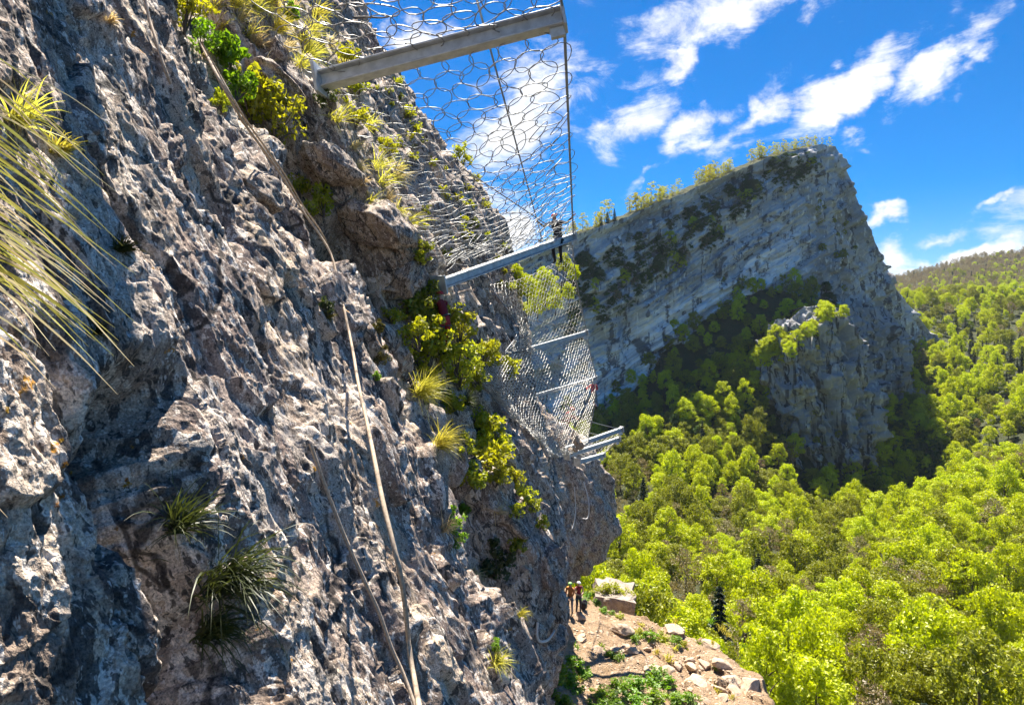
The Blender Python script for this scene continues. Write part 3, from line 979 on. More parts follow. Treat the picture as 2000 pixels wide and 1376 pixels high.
KITS = {k: [kit(k, 100 + 17 * i + 7 * j) for i in range(n)] for j, (k, n) in enumerate((('lime', 5), ('olive', 3), ('bare', 2), ('conifer', 2), ('slender', 4), ('dark', 3)))}
TREE_NAMES = {'lime': 'broadleaf_tree', 'olive': 'broadleaf_tree', 'bare': 'budding_tree', 'conifer': 'conifer_tree', 'slender': 'slender_tree', 'dark': 'dark_tree'}


def tree(kind, loc, scale, label, group, var=None, zs=1.0, name=None):
    ks = KITS[kind]
    cr, tk = ks[random.randrange(len(ks)) if var is None else var]
    e = bpy.data.objects.new(name or TREE_NAMES[kind], None)
    COL.objects.link(e)
    e.empty_display_size = 0.3
    e.location = loc; e.rotation_euler = (0, 0, random.uniform(0, 6.28)); e.scale = (scale, scale, scale * zs)
    e['label'] = label; e['category'] = 'tree'; e['group'] = group
    obj('crown', cr, parent=e); obj('trunk', tk, parent=e)
    return e


# ---- valley forest: largest 300 broadleaf trees as individuals, the rest as one forest
def inpoly(u, v, poly):
    u, v = np.asarray(u), np.asarray(v)
    r = np.zeros(u.shape, bool)
    j = len(poly) - 1
    for i in range(len(poly)):
        (xi, yi), (xj, yj) = poly[i], poly[j]
        r ^= ((yi > v) != (yj > v)) & (u < (xj - xi) * (v - yi) / (yj - yi + 1e-9) + xi)
        j = i
    return r


def forest_points():
    rng = np.random.default_rng(11)
    n = 26000
    y = 95 * (9.2 ** rng.random(n))
    t = rng.uniform(-0.02, 1.10, n)
    x = t * y
    keep, cells = [], {}
    z = terrain_z(x, y)
    for i in range(n):
        sp = 5.9 + 0.0042 * y[i]
        cx, cy = int(x[i] // sp), int(y[i] // sp)
        key = (cx, cy, round(sp))
        ok = True
        for a in (-1, 0, 1):
            for b in (-1, 0, 1):
                for j in cells.get((cx + a, cy + b), ()):
                    if (x[j] - x[i]) ** 2 + (y[j] - y[i]) ** 2 < sp * sp:
                        ok = False
        if ok:
            cells.setdefault((cx, cy), []).append(i); keep.append(i)
    k = np.array(keep)
    return np.stack([x[k], y[k], z[k]], -1)


FP = forest_points()
U_ = 1000 + F * FP[:, 0] / FP[:, 1]
V_ = H0 - F * (FP[:, 2] + 6) / FP[:, 1]
# nothing stands on the rock walls themselves or below the near ledge
rockp = [(1545, 720), (1590, 660), (1640, 620), (1690, 650), (1725, 800), (1715, 900), (1620, 940), (1560, 920), (1545, 850)]
ok = ~inpoly(U_, V_ + 8, rockp) | (FP[:, 1] < 392)
ok &= V_ < 1560
FP, U_, V_ = FP[ok], U_[ok], V_[ok]
rs = np.random.default_rng(5)
patch = pn(FP[:, 0] / 60, FP[:, 1] / 60, 0.7) + 0.5 * rs.normal(size=len(FP))
kinds = np.where(patch < -0.55, 'bare', np.where(patch < -0.16, 'olive', 'lime'))
kinds = np.where((rs.random(len(FP)) < 0.018), 'conifer', kinds)
slope_l = (FP[:, 1] > 380) & (U_ < 1520)
kinds = np.where(slope_l & (rs.random(len(FP)) < .5), 'olive', kinds)
conz = [(1830, 600), (2010, 650), (2010, 760), (1900, 740), (1840, 690)]
kinds = np.where(inpoly(U_, V_, conz) & (rs.random(len(FP)) < .5), 'conifer', kinds)
size = .6 + 1.0 * rs.random(len(FP)) ** 1.6
size = np.where(kinds == 'bare', size * .9, size)
inview = (U_ > 1010) & (U_ < 2020) & (V_ < 1400)
# those screened by the near cliff or the ledge are not individuals
hid = ((U_ < 1100 + 115 * (V_ > 900)) | ((V_ > 1140) & (U_ < 1250 + (V_ - 1200) * 1.6)))
order = np.argsort(FP[:, 1])
chosen = [i for i in order if inview[i] and not hid[i] and kinds[i] in ('lime', 'olive', 'bare')][:292]
cset = set(chosen)
LB = {'lime': ('lime green broadleaf tree in full leaf in the sunlit valley forest', 'lime green trees of the valley forest'),
      'olive': ('dull olive broadleaf tree among brighter trees of the valley forest', 'olive trees of the valley forest'),
      'bare': ('grey brown tree still in bud among leafy valley trees', 'budding trees of the valley forest'),
      'conifer': ('dark green pointed conifer among the broadleaf valley trees', 'conifers of the valley forest')}
ncon = 0
for i in range(len(FP)):
    if i in cset or (kinds[i] == 'conifer' and inview[i] and not hid[i] and ncon < 70):
        ncon += kinds[i] == 'conifer'
        cset.add(i)
        tree(kinds[i], FP[i], size[i], LB[kinds[i]][0], LB[kinds[i]][1], zs=random.uniform(.8, 1.4))
rest = np.array([i for i in range(len(FP)) if i not in cset])


def gn_forest(name, pts, kidx, scl, kits, label, minz=1.0):
    """one object: points carrying instances of whole trees"""
    col = bpy.data.collections.new(name + '_sources')
    for j, (cr, tk) in enumerate(kits):
        V = [np.empty(len(m_.vertices) * 3, np.float32) for m_ in (cr, tk)]
        bm = bmesh.new()
        bm.from_mesh(cr)
        nf = len(bm.faces)
        bm.from_mesh(tk)
        me = bpy.data.meshes.new('%s_source' % name)
        bm.faces.ensure_lookup_table()
        for f in bm.faces[nf:]:
            f.material_index = 1
        bm.to_mesh(me); bm.free()
        me.materials.append(cr.materials[0]); me.materials.append(tk.materials[0])
        so = bpy.data.objects.new('source_%02d' % j, me)
        col.objects.link(so)
    me = bpy.data.meshes.new(name)
    me.vertices.add(len(pts)); me.vertices.foreach_set('co', np.asarray(pts, np.float32).ravel())
    a = me.attributes.new('kidx', 'INT', 'POINT'); a.data.foreach_set('value', np.asarray(kidx, np.int32))
    s_ = np.asarray(scl, np.float32); zz_ = RNG.uniform(.8, 1.45, len(s_)).astype(np.float32)
    a = me.attributes.new('scl', 'FLOAT_VECTOR', 'POINT'); a.data.foreach_set('vector', np.stack([s_, s_, s_ * zz_], -1).ravel())
    a = me.attributes.new('rot', 'FLOAT', 'POINT'); a.data.foreach_set('value', RNG.uniform(0, 6.28, len(pts)).astype(np.float32))
    o = obj(name, me, kind='stuff'); o['label'] = label
    g = bpy.data.node_groups.new(name, 'GeometryNodeTree')
    g.interface.new_socket('Geometry', in_out='INPUT', socket_type='NodeSocketGeometry')
    g.interface.new_socket('Geometry', in_out='OUTPUT', socket_type='NodeSocketGeometry')
    nn = g.nodes
    gi = nn.new('NodeGroupInput'); go = nn.new('NodeGroupOutput')
    ci = nn.new('GeometryNodeCollectionInfo'); ci.inputs[0].default_value = col
    ci.inputs['Separate Children'].default_value = True; ci.inputs['Reset Children'].default_value = True
    ip = nn.new('GeometryNodeInstanceOnPoints'); ip.inputs['Pick Instance'].default_value = True

    def attr(nm, ty):
        x = nn.new('GeometryNodeInputNamedAttribute'); x.data_type = ty; x.inputs[0].default_value = nm
        return x.outputs[0]
    L = g.links.new
    L(gi.outputs[0], ip.inputs['Points']); L(ci.outputs[0], ip.inputs['Instance']); L(attr('kidx', 'INT'), ip.inputs['Instance Index'])
    cx = nn.new('ShaderNodeCombineXYZ'); L(attr('rot', 'FLOAT'), cx.inputs[2])
    er = nn.new('FunctionNodeEulerToRotation'); L(cx.outputs[0], er.inputs[0]); L(er.outputs[0], ip.inputs['Rotation'])
    L(attr('scl', 'FLOAT_VECTOR'), ip.inputs['Scale'])
    L(ip.outputs[0], go.inputs[0])
    md = o.modifiers.new('instances', 'NODES'); md.node_group = g
    return o


allk = KITS['lime'] + KITS['olive'] + KITS['bare'] + KITS['conifer'] + KITS['dark']
off = {'lime': (0, 5), 'olive': (5, 3), 'bare': (8, 2), 'conifer': (10, 2), 'dark': (12, 3)}
fpts = [tuple(p) for p in FP[rest]]
fk = [off[kinds[i]][0] + random.randrange(off[kinds[i]][1]) for i in rest]
fs = list(size[rest])
rx = np.random.default_rng(71)
for poly, n_, pool in (([(1170, 840), (1300, 780), (1440, 700), (1560, 645), (1600, 690), (1500, 760), (1460, 960), (1200, 920)], 420, ('dark', 'olive', 'olive', 'lime', 'lime')),
                       ([(1700, 780), (1780, 720), (1850, 700), (1910, 780), (1890, 960), (1690, 1010)], 330, ('dark', 'dark', 'olive', 'lime'))):  # dark kind paints shade below the mountain into the leaf colour
    k_ = 0
    while k_ < n_:
        u, v = rx.uniform(1170, 1910), rx.uniform(640, 1010)
        if inpoly(np.array([u]), np.array([v]), poly)[0]:
            k_ += 1
            h, _n = cast(TT, u, v)
            if h is not None:
                kd = pool[int(rx.integers(len(pool)))]
                fpts.append(tuple(h - Vector((0, 0, 1)))); fk.append(off[kd][0] + int(rx.integers(off[kd][1]))); fs.append(rx.uniform(.5, 1.05))
gn_forest('forest', np.array(fpts), fk, fs, allk, 'mass of spring forest filling the valley and its slopes')

# far hill woodland: scattered by casting on the hill
hp = []
rh = np.random.default_rng(21)
for _ in range(9000):
    u, v = rh.uniform(1650, 2040), rh.uniform(485, 680)
    h, nrm = cast(HT, u, v)
    if h is not None:
        hp.append(tuple(h + Vector((0, 0, -1))))
hp = np.array(hp)
hk = []
for p in hp:
    t = (p[1] - 850) / 850 + 0.25 * rh.normal()
    if rh.random() < 0.03:
        hk.append(10 + int(rh.integers(2)))
    elif rh.random() < smooth((t - .25) / .45):
        hk.append(8 + int(rh.integers(2)))
    else:
        hk.append(int(rh.integers(8)))
gn_forest('hill_woodland', hp, hk, rh.uniform(.8, 1.25, len(hp)), allk, 'budding grey green woodland covering the far hill')


# ---- trees of the mountain: crest row, wooded ledges, spur top
def tmp_trees():
    for u in np.arange(1070, 1618, 2.6):
        if pn(u / 17, .3, .3) < -.2:
            continue
        u = u + random.uniform(-5, 5)
        j = int(np.argmin(np.abs(1000 + F * MTOP[:, 0] / MTOP[:, 1] - u - random.uniform(-2, 2))))
        p = MTOP[j]
        s_ = random.uniform(0, 26)
        big = 0.85 + 0.5 * float(pn(u / 26, 4.3, .7))
        fade = 1.0 if u < 1500 else 0.75
        tree('slender', (p[0], p[1] + s_, p[2] - 1.2 + (2.5 * min(s_, 8) / 8 + 3.5 * max(0, s_ - 8) / 17)), random.uniform(.6, 1.65) * big * fade, 'slender yellow green tree in the backlit row along the mountain crest',
             'trees along the mountain crest')
    for u in (1176, 1187, 1202):
        j = int(np.argmin(np.abs(1000 + F * MTOP[:, 0] / MTOP[:, 1] - u)))
        p = MTOP[j]
        tree('conifer', (p[0], p[1] + 4, p[2] - 1), random.uniform(.7, .95), 'small dark conifer poking above the crest row of yellow trees', 'dark conifers on the mountain crest')


tmp_trees()


def scatter(tree_, poly, n, rng):
    us = [p[0] for p in poly]; vs = [p[1] for p in poly]
    out, k = [], 0
    while len(out) < n and k < n * 30:
        k += 1
        u, v = rng.uniform(min(us), max(us)), rng.uniform(min(vs), max(vs))
        if inpoly(np.array([u]), np.array([v]), poly)[0]:
            h, nr = cast(tree_, u, v)
            if h is not None:
                out.append((h, nr, u, v))
    return out


rb = np.random.default_rng(33)
# dark wooded ledges climbing across the wall, its shade also put into the leaf colour
ledgep = [(1110, 560), (1130, 520), (1300, 440), (1460, 350), (1560, 310), (1600, 330), (1570, 370), (1500, 385), (1440, 430), (1370, 510), (1280, 560), (1180, 640), (1110, 680)]
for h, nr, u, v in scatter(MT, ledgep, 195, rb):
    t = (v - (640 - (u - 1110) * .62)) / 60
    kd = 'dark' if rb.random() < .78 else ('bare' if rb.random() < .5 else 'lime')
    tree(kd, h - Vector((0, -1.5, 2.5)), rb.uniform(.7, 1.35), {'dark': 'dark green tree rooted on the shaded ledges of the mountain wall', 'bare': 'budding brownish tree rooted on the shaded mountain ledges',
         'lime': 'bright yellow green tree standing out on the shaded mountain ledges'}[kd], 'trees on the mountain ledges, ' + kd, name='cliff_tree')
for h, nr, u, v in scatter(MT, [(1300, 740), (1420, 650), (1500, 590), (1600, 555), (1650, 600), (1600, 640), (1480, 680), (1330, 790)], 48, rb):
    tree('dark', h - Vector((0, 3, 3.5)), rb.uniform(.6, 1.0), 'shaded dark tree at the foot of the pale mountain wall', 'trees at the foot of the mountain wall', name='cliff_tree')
for u, v, s_ in ((1432, 655, 1.05), (1490, 610, .7)):
    h, nr = cast(MT, u, v)
    tree('conifer', h - Vector((0, 8, 2)), s_, 'lone dark conifer before the pale mountain wall', 'conifers before the mountain wall')
for h, nr, u, v in scatter(MT, [(1600, 380), (1660, 420), (1700, 520), (1640, 600), (1590, 480)], 14, rb) + scatter(MT, [(1690, 660), (1780, 640), (1850, 740), (1820, 820), (1720, 800)], 40, rb):
    tree('olive', h - Vector((0, -.5, 2)), rb.uniform(.35, .75), 'small tree clinging to the steep end face of the mountain', 'trees on the mountain end face', name='cliff_tree')
# lit trees crowning the spur
for h, nr, u, v in scatter(ST, [(1475, 710), (1540, 665), (1600, 625), (1650, 605), (1655, 622), (1600, 665), (1550, 705), (1490, 745)], 30, rb):
    tree('lime', h + Vector((0, rb.uniform(-2, 9), -2)), rb.uniform(.5, 1.4), 'sunlit yellow green tree crowning the rock spur', 'trees on top of the rock spur', name='crag_tree')
for h, nr, u, v in scatter(ST, [(1600, 640), (1680, 650), (1720, 800), (1730, 960), (1500, 985), (1430, 970), (1560, 930)], 26, rb):
    tree('olive', h + Vector((0, 1.5, -2)), rb.uniform(.3, .6), 'small dull tree rooted in the cracks of the rock spur', 'trees in the cracks of the spur', name='crag_tree')

# ------------------------------------------------------------------ cliff plants
def blade_strip(base, d0, L, w, droop, rng, seg=5):
    """one curved grass blade as a tapered strip"""
    d = np.asarray(d0, float); d /= np.linalg.norm(d)
    side = np.cross(d, rng.normal(size=3)); side /= np.linalg.norm(side) + 1e-9
    p = np.asarray(base, float).copy()
    V = []
    for k in range(seg + 1):
        t = k / seg
        ww = w * (1 - t ** 1.6) * (0.65 + 0.35 * min(1, t * 4)) + 0.0004
        V += [p - side * ww * .5, p + side * ww * .5]
        d = d + np.array([0, 0, -1.0]) * droop / seg * (0.4 + 1.2 * t)
        d /= np.linalg.norm(d)
        p = p + d * L / seg
    V = np.array(V)
    Q = np.array([[2 * k, 2 * k + 1, 2 * k + 3, 2 * k + 2] for k in range(seg)])
    return V, Q


def tuft_mesh(name, rng, n, L, w, droop, dirv, spread, rad, mat, seg=5):
    parts = []
    for _ in range(n):
        d = np.asarray(dirv) + rng.normal(size=3) * spread
        b = rng.normal(size=3) * rad * np.array([1, 1, .6])
        parts.append(blade_strip(b, d, L * rng.uniform(.5, 1.15), w * rng.uniform(.7, 1.3), droop * rng.uniform(.6, 1.4), rng, seg))
    V, Q = join(parts)
    m = mesh_np(name, V, Q)
    m.materials.append(mat)
    return m


def on_cliff(u, v, lift=0.0):
    h, n = cast(CT, u, v)
    if h is None:
        h, n = P(u, v, 12), Vector((1, 0, .4))
    if n.x < 0 and n.dot(h) > 0:
        n = -n
    return h + n * lift, n


def mpp(h):
    """metres per photograph pixel at a point"""
    return h.y / F


rp = np.random.default_rng(77)


def grass_tuft(u, v, r_px, label, mat, n=110, droop=1.1, dirv=(0.75, -0.25, 0.8), spread=.42, w=0.008, group='grass tufts on the cliff', lift=0.0, name='grass_tuft'):
    h, nn = on_cliff(u, v, lift)
    s = r_px * mpp(h)
    m = tuft_mesh(name, rp, n, s, max(w, 1.3 * mpp(h)), droop, dirv, spread, s * .10, M[mat])
    return obj(name, m, label=label, cat='grass', group=group, mw=Matrix.Translation(h))


BUSH = {}


def bush_mesh(mat, var, leaf=.16, n=26, per=26, flat=.85, aspect=.5):
    key = (mat, var, leaf, n, per)
    if key not in BUSH:
        r = np.random.default_rng(hash((var, n, per)) % 9999)
        cs, rs_ = [], []
        for _ in range(n):
            d = r.normal(size=3); d /= np.linalg.norm(d); k = r.random() ** .5 * .78
            cs.append(d * k * np.array([1, 1, .85])); rs_.append(r.uniform(.16, .30))
        C, Nr = clump_cloud(r, cs, rs_, per, .35)
        V, Q = leaf_quads(C, leaf, r, Nr, 1.2, aspect)
        m = mesh_np('leaves', V, Q, False); m.materials.append(M[mat])
        # woody stems
        parts = []
        for k in range(7):
            c = np.array(cs[k]); parts.append(tube_mesh('', [(0, 0, -.75), tuple(c * .5 + np.array([0, 0, -.3])), tuple(c)], [.035, .022, .008], 4))
        V, Q = join(parts)
        st = mesh_np('stems', V, Q); st.materials.append(M['bark'])
        BUSH[key] = (m, st)
    return BUSH[key]


def bush(u, v, r_px, mat, label, group=None, sx=1.0, sz=1.0, lift=.35, leaf=.16, n=26, per=26, var=None, cat='bush', name='bush', pt=None):
    if pt is None:
        h, nn = on_cliff(u, v)
        s = r_px * mpp(h)
        h = h + nn * s * lift
    else:
        h = pt
        s = r_px * mpp(h)
    m, st = bush_mesh(mat, random.randrange(3) if var is None else var, leaf, n, per)
    e = bpy.data.objects.new(name, None); COL.objects.link(e); e.empty_display_size = .1
    e.location = h; e.scale = (s * sx, s * sx, s * sz); e.rotation_euler = (random.uniform(-.3, .3), random.uniform(-.3, .3), random.uniform(0, 6.3))
    e['label'] = label; e['category'] = cat
    if group:
        e['group'] = group
    obj('leaves', m, parent=e); obj('stems', st, parent=e)
    return e


# the big backlit tuft hanging in from the left, its long blades one by one
def hanging_grass():
    e = bpy.data.objects.new('grass_tuft', None); COL.objects.link(e)
    base = P(-60, 480, 1.05)
    e.location = base; e['label'] = 'large backlit tuft of long arching straw and green blades hanging over the rock'; e['category'] = 'grass'
    tips = [(240, 262, 0), (120, 215, 1), (170, 300, 1), (190, 330, 0), (205, 345, 1), (150, 430, 1), (170, 350, 0), (265, 535, 1), (270, 635, 1), (180, 470, 1), (140, 560, 0), (160, 590, 1),
            (130, 580, 0), (215, 610, 0), (110, 540, 1), (90, 500, 1), (262, 715, 0), (185, 705, 1), (230, 770, 0), (110, 760, 0), (185, 665, 0), (200, 500, 1), (240, 480, 1), (60, 460, 1), (75, 600, 0),
            (130, 500, 1), (100, 430, 1), (150, 395, 1), (210, 560, 1), (175, 620, 1), (50, 560, 1), (120, 640, 0), (95, 380, 1), (60, 330, 1), (110, 300, 0), (150, 640, 1), (40, 420, 1), (190, 580, 0),
            (80, 680, 0), (145, 530, 1), (15, 1010, 0), (160, 450, 0), (225, 640, 1), (130, 350, 1), (170, 540, 0), (90, 270, 0)]
    r = np.random.default_rng(4)
    tips += [(r0.uniform(60, 235), r0.uniform(290, 720), int(r0.random() < .6)) for r0 in [random.Random(5)] for _ in range(26)]
    for (u, v, g) in tips:
        yb = r.uniform(.98, 1.10); yt = yb + r.uniform(-.03, .25)
        b = on_cliff(-225 + r.normal() * 25, v - (u + 225) * r.uniform(.30, .72) - 8)[0]
        t = P(u, v, yt)
        k = 0.03 + 0.05 * r.random()
        mid = b.lerp(t, .45) + Vector((0, 0, k)); m2 = b.lerp(t, .78) + Vector((0, 0, k * .72))
        pts = spline([b, mid, m2, t], 12)
        side = np.array([.25 * r.normal(), .9, .35 * r.normal()]); side /= np.linalg.norm(side)
        tan = np.gradient(pts, axis=0); tan /= np.linalg.norm(tan, axis=1)[:, None]
        vw = pts / np.linalg.norm(pts, axis=1)[:, None]
        sd_ = np.cross(tan, vw); sd_ /= np.linalg.norm(sd_, axis=1)[:, None]
        sd_ = sd_ * .9 + .35 * side
        w = (0.0052 if g else 0.0048) * r.uniform(.7, 1.25) * (1 - np.linspace(0, 1, 12) ** 2.2 * .92)
        V = np.stack([pts - sd_ * w[:, None] * .5, pts + sd_ * w[:, None] * .5], 1) - np.array(base)
        V = V.reshape(-1, 3)
        Q = [[2 * i, 2 * i + 1, 2 * i + 3, 2 * i + 2] for i in range(11)]
        obj('blade', mesh_np('blade', V, Q), M['grass'] if g else M['straw'], parent=e)


hanging_grass()
for (u, v, rpx, mat, n, lab) in [
        (30, 240, 100, 'grass', 90, 'short green tuft on the rock shelf above the arching straw blades'),
        (110, 300, 60, 'grass', 70, 'small yellow green tuft in the hollow behind the arching blades'),
        (235, 490, 48, 'moss', 90, 'mossy brown tuft in a pocket of the grey rock'),
        (190, 650, 30, 'moss', 60, 'tiny dark moss cushion under the arching blades'),
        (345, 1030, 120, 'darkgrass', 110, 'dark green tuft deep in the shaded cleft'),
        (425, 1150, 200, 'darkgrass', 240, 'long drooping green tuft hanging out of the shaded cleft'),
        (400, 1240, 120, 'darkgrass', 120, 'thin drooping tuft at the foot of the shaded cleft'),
        (820, 770, 70, 'grass', 260, 'dense straw based tuft on the ridge below the bush belt'),
        (858, 870, 62, 'grass', 260, 'round bright tuft just below the straw based tuft'),
        (905, 790, 45, 'darkgrass', 160, 'dark round tuft shaded beneath the bush belt'),
        (770, 350, 46, 'straw', 120, 'dry straw tuft beside the ring net on the wall'),
        (705, 360, 30, 'straw', 70, 'small dry tuft in a crack below the boulder'),
        (600, 110, 55, 'grass', 120, 'yellow grass tuft above the perched boulder'),
        (455, 10, 80, 'grass', 140, 'bright grass tuft high on the cliff at the sky edge'),
        (540, 60, 60, 'grass', 120, 'loose grass tuft on the shelf behind the boulder'),
        (500, 90, 50, 'straw', 100, 'straw coloured tuft on the shelf behind the boulder'),
        (865, 1035, 45, 'straw', 90, 'dry tuft beside the bright green fern'),
        (970, 1000, 34, 'straw', 70, 'small brown tuft over the evergreen bush'),
        (965, 1295, 48, 'grass', 120, 'tuft in the notch of the sunlit white rock'),
        (1015, 1200, 26, 'grass', 70, 'small yellow tuft at the base of the wall'),
        (920, 1125, 34, 'straw', 70, 'pale tuft on the slab ridge under the evergreen bush'),
        (640, 620, 22, 'moss', 60, 'little moss tuft in the grey slab beside the rope'),
        (780, 330, 28, 'grass', 60, 'tiny tuft caught behind the net near the wall'),
        (215, 45, 30, 'straw', 50, 'small dry tuft near the top of the pale rib')]:
    grass_tuft(u, v, rpx, lab, mat, n, droop=1.6 if 'droop' in lab else 1.0, spread=.33 if 'droop' in lab else .5)
# leafy plants and bushes of the upper gully
for (u, v, rpx, mat, lab, leaf) in [
        (350, 60, 52, 'bushy', 'light bushy plant high in the gully beside the upper rope', .16),
        (375, 90, 30, 'green', 'small fresh green plant below the light bushy plant', .2),
        (440, 130, 34, 'green', 'bright green broad leaved sapling beside the rope', .34),
        (445, 185, 34, 'green', 'green leafy plant under the bright sapling', .24),
        (425, 205, 22, 'spurge', 'tiny spurge cushion against the rope', .22),
        (505, 200, 55, 'spurge', 'yellow green spurge clump at the head of the gully', .17),
        (545, 240, 55, 'spurge', 'large feathery yellow green clump in the middle of the gully', .15),
        (560, 310, 42, 'spurge', 'yellow green clump hanging below the large feathery clump', .16),
        (480, 225, 32, 'bushy', 'pale straw green clump left of the feathery clump', .16),
        (590, 370, 26, 'spurge', 'small spurge cushion on the lower gully rock', .2),
        (628, 412, 30, 'spurge', 'bright spurge cushion at the foot of the gully', .2),
        (630, 185, 30, 'spurge', 'yellow flowering spurge clump under the boulder end', .18),
        (632, 215, 26, 'darkgreen', 'dark green base of foliage under the yellow spurge', .18),
        (698, 180, 22, 'spurge', 'yellow flower heads in front of the beam foot', .24),
        (560, 40, 18, 'green', 'small leafy sprig caught at the edge of the net', .4),
        (650, 110, 26, 'bushy', 'light green bushlet above the beam foot', .2),
        (690, 240, 24, 'bushy', 'light bushlet against the wall behind the net', .2),
        (745, 300, 24, 'bushy', 'yellow bushlet below the beam behind the net', .2)]:
    bush(u, v, rpx * 1.3, mat, lab, leaf=leaf, n=22, per=24, sz=1.15, lift=.8, cat='plant', name='cliff_plant')
# a fringe of small yellow grass along the crest of the gully wall
for i, (u, v) in enumerate([(560, 95), (585, 130), (610, 60), (640, 90), (665, 130), (655, 235), (690, 290), (715, 250), (735, 330), (755, 390), (770, 420), (790, 440), (700, 330), (720, 400), (745, 360), (470, 40), (430, 60), (415, 20), (520, 130), (590, 80),
                            (480, 70), (400, 110), (500, 20), (530, 10), (570, 20), (620, 30)]):
    grass_tuft(u, v, 34 + 12 * (i % 3), 'small yellow grass tuft fringing the crest of the gully wall', 'grass' if i % 3 else 'straw', 60, spread=.55, group='yellow tufts along the gully crest')
# bush belt
belt = [(800, 610, 46), (850, 600, 40), (790, 650, 40), (835, 650, 46), (880, 650, 40), (820, 700, 40), (870, 700, 44), (900, 690, 36), (930, 690, 34), (960, 690, 30), (985, 715, 26), (830, 740, 30),
        (890, 745, 36), (925, 745, 34), (880, 790, 30), (935, 800, 42), (955, 830, 34), (930, 850, 40), (960, 870, 36), (900, 880, 30), (940, 895, 42), (975, 900, 32), (920, 925, 34), (960, 935, 30), (860, 620, 30),
        (820, 570, 30), (820, 500, 22), (830, 480, 18), (995, 930, 26), (1015, 960, 24), (1030, 985, 20), (1000, 1000, 20), (1050, 1020, 18), (760, 620, 26)]
for i, (u, v, rpx) in enumerate(belt):
    rpx *= 1.22
    if v > 780:
        bush(u, v, rpx, 'bushy', 'yellow green bush on the steep shoulder under the far nets', 'bushes on the shoulder under the far nets', lift=.45, leaf=.2, n=24, per=22)
    else:
        bush(u, v, rpx, random.choice(['bushy', 'bushy', 'spurge', 'olive']), 'yellow green bush in the belt beneath the second steel beam', 'bushes of the belt beneath the second beam', lift=.45, leaf=.19, n=24, per=22)
for (u, v, rpx, mat, lab) in [
        (840, 745, 30, 'green', 'fresh green leafy bush above the straw based tuft'),
        (880, 1010, 34, 'green', 'bright green fern on the wall beside the evergreen bush'),
        (885, 1050, 30, 'green', 'lower half of bright green leaves under the fern'),
        (905, 990, 18, 'green', 'dark green sprig above the fern'),
        (970, 1085, 50, 'darkgreen', 'dark evergreen bush growing out of the wall'),
        (1005, 1060, 24, 'olive', 'sunlit outer sprays beside the evergreen bush'),
        (635, 600, 22, 'darkgreen', 'dark mossy cushion on the grey slab beside the rope'),
        (735, 640, 20, 'moss', 'brown green moss cushion on the ridge edge'),
        (742, 690, 26, 'moss', 'long moss cushion under the ridge edge'),
        (735, 735, 12, 'green', 'tiny bright sprig on the slab ridge'),
        (965, 1260, 16, 'green', 'little green sprig over the notch tuft')]:
    bush(u, v, rpx, mat, lab, leaf=.2 if rpx > 25 else .3, n=20, per=24, lift=.25, cat='plant' if rpx < 40 else 'bush', name='cliff_plant' if rpx < 40 else 'evergreen_bush', sz=1.15)
# orange lichen and moss cushions
for (u, v, rpx) in [(12, 800, 10), (118, 860, 9), (125, 905, 12), (140, 925, 9), (118, 970, 12), (110, 985, 8), (252, 945, 11), (248, 935, 8), (612, 915, 9), (228, 1030, 7), (65, 825, 6)]:
    bush(u, v, rpx, 'orangemoss', 'small orange lichen cushion on the shaded rock', 'orange lichen cushions', lift=.1, leaf=.3, n=8, per=14, cat='lichen', name='lichen_cushion')
# plants on the far buttress
rq = np.random.default_rng(9)
for i in range(46):
    v = rq.uniform(120, 560)
    u = np.interp(v, [0, 170, 290, 375, 500, 600], [692, 778, 850, 938, 985, 1005]) - abs(rq.normal()) * 60 - 4
    if u < np.interp(v, [0, 150, 400, 560], [560, 660, 800, 850]):
        continue
    bush(u, v, rq.uniform(8, 18), 'bushy' if rq.random() < .6 else 'olive', 'small bush in the cracks of the dark buttress behind the net', 'bushes on the dark buttress', lift=.3, leaf=.3, n=14, per=14)
for (u, v, rpx) in [(800, 220, 24), (815, 250, 20), (890, 295, 24), (905, 310, 22), (935, 350, 16), (780, 160, 16), (950, 400, 14), (985, 480, 14), (1000, 560, 16), (1025, 610, 16)]:
    bush(u - 4, v, rpx, 'bushy', 'feathery bush on the skyline edge of the dark buttress', 'bushes on the buttress skyline', lift=.4, leaf=.22, n=18, per=16)
# green shrubs at the outer end of the buttress, around the second beam tip
for (u, v, rpx, y) in [(1065, 545, 26, 27), (1100, 500, 18, 26.5), (1050, 580, 22, 28), (1030, 550, 20, 27.5), (1120, 520, 16, 27), (1085, 575, 18, 28), (1010, 530, 18, 27), (1110, 560, 14, 28)]:
    tree('lime', P(u, v + rpx * 1.6, y) - Vector((0, 0, .2)), rpx / 1192 * y / 4.6, 'slim green sapling growing behind the second beam tip', 'saplings behind the second beam tip', name='sapling')

# bare twigs reaching out at the top of the buttress
h, nn = on_cliff(690, 35)
pts = [h, h + Vector((.5, 0, .02)), h + Vector((1.0, -.1, -.05)), h + Vector((1.5, -.1, .05))]
V, Q = tube_mesh('', spline(pts, 12), np.linspace(.05, .012, 12), 5)
obj('dead_branch', mesh_np('dead_branch', V, Q), M['barkgrey'], label='bare dead branch sticking out from the buttress top', cat='branch')


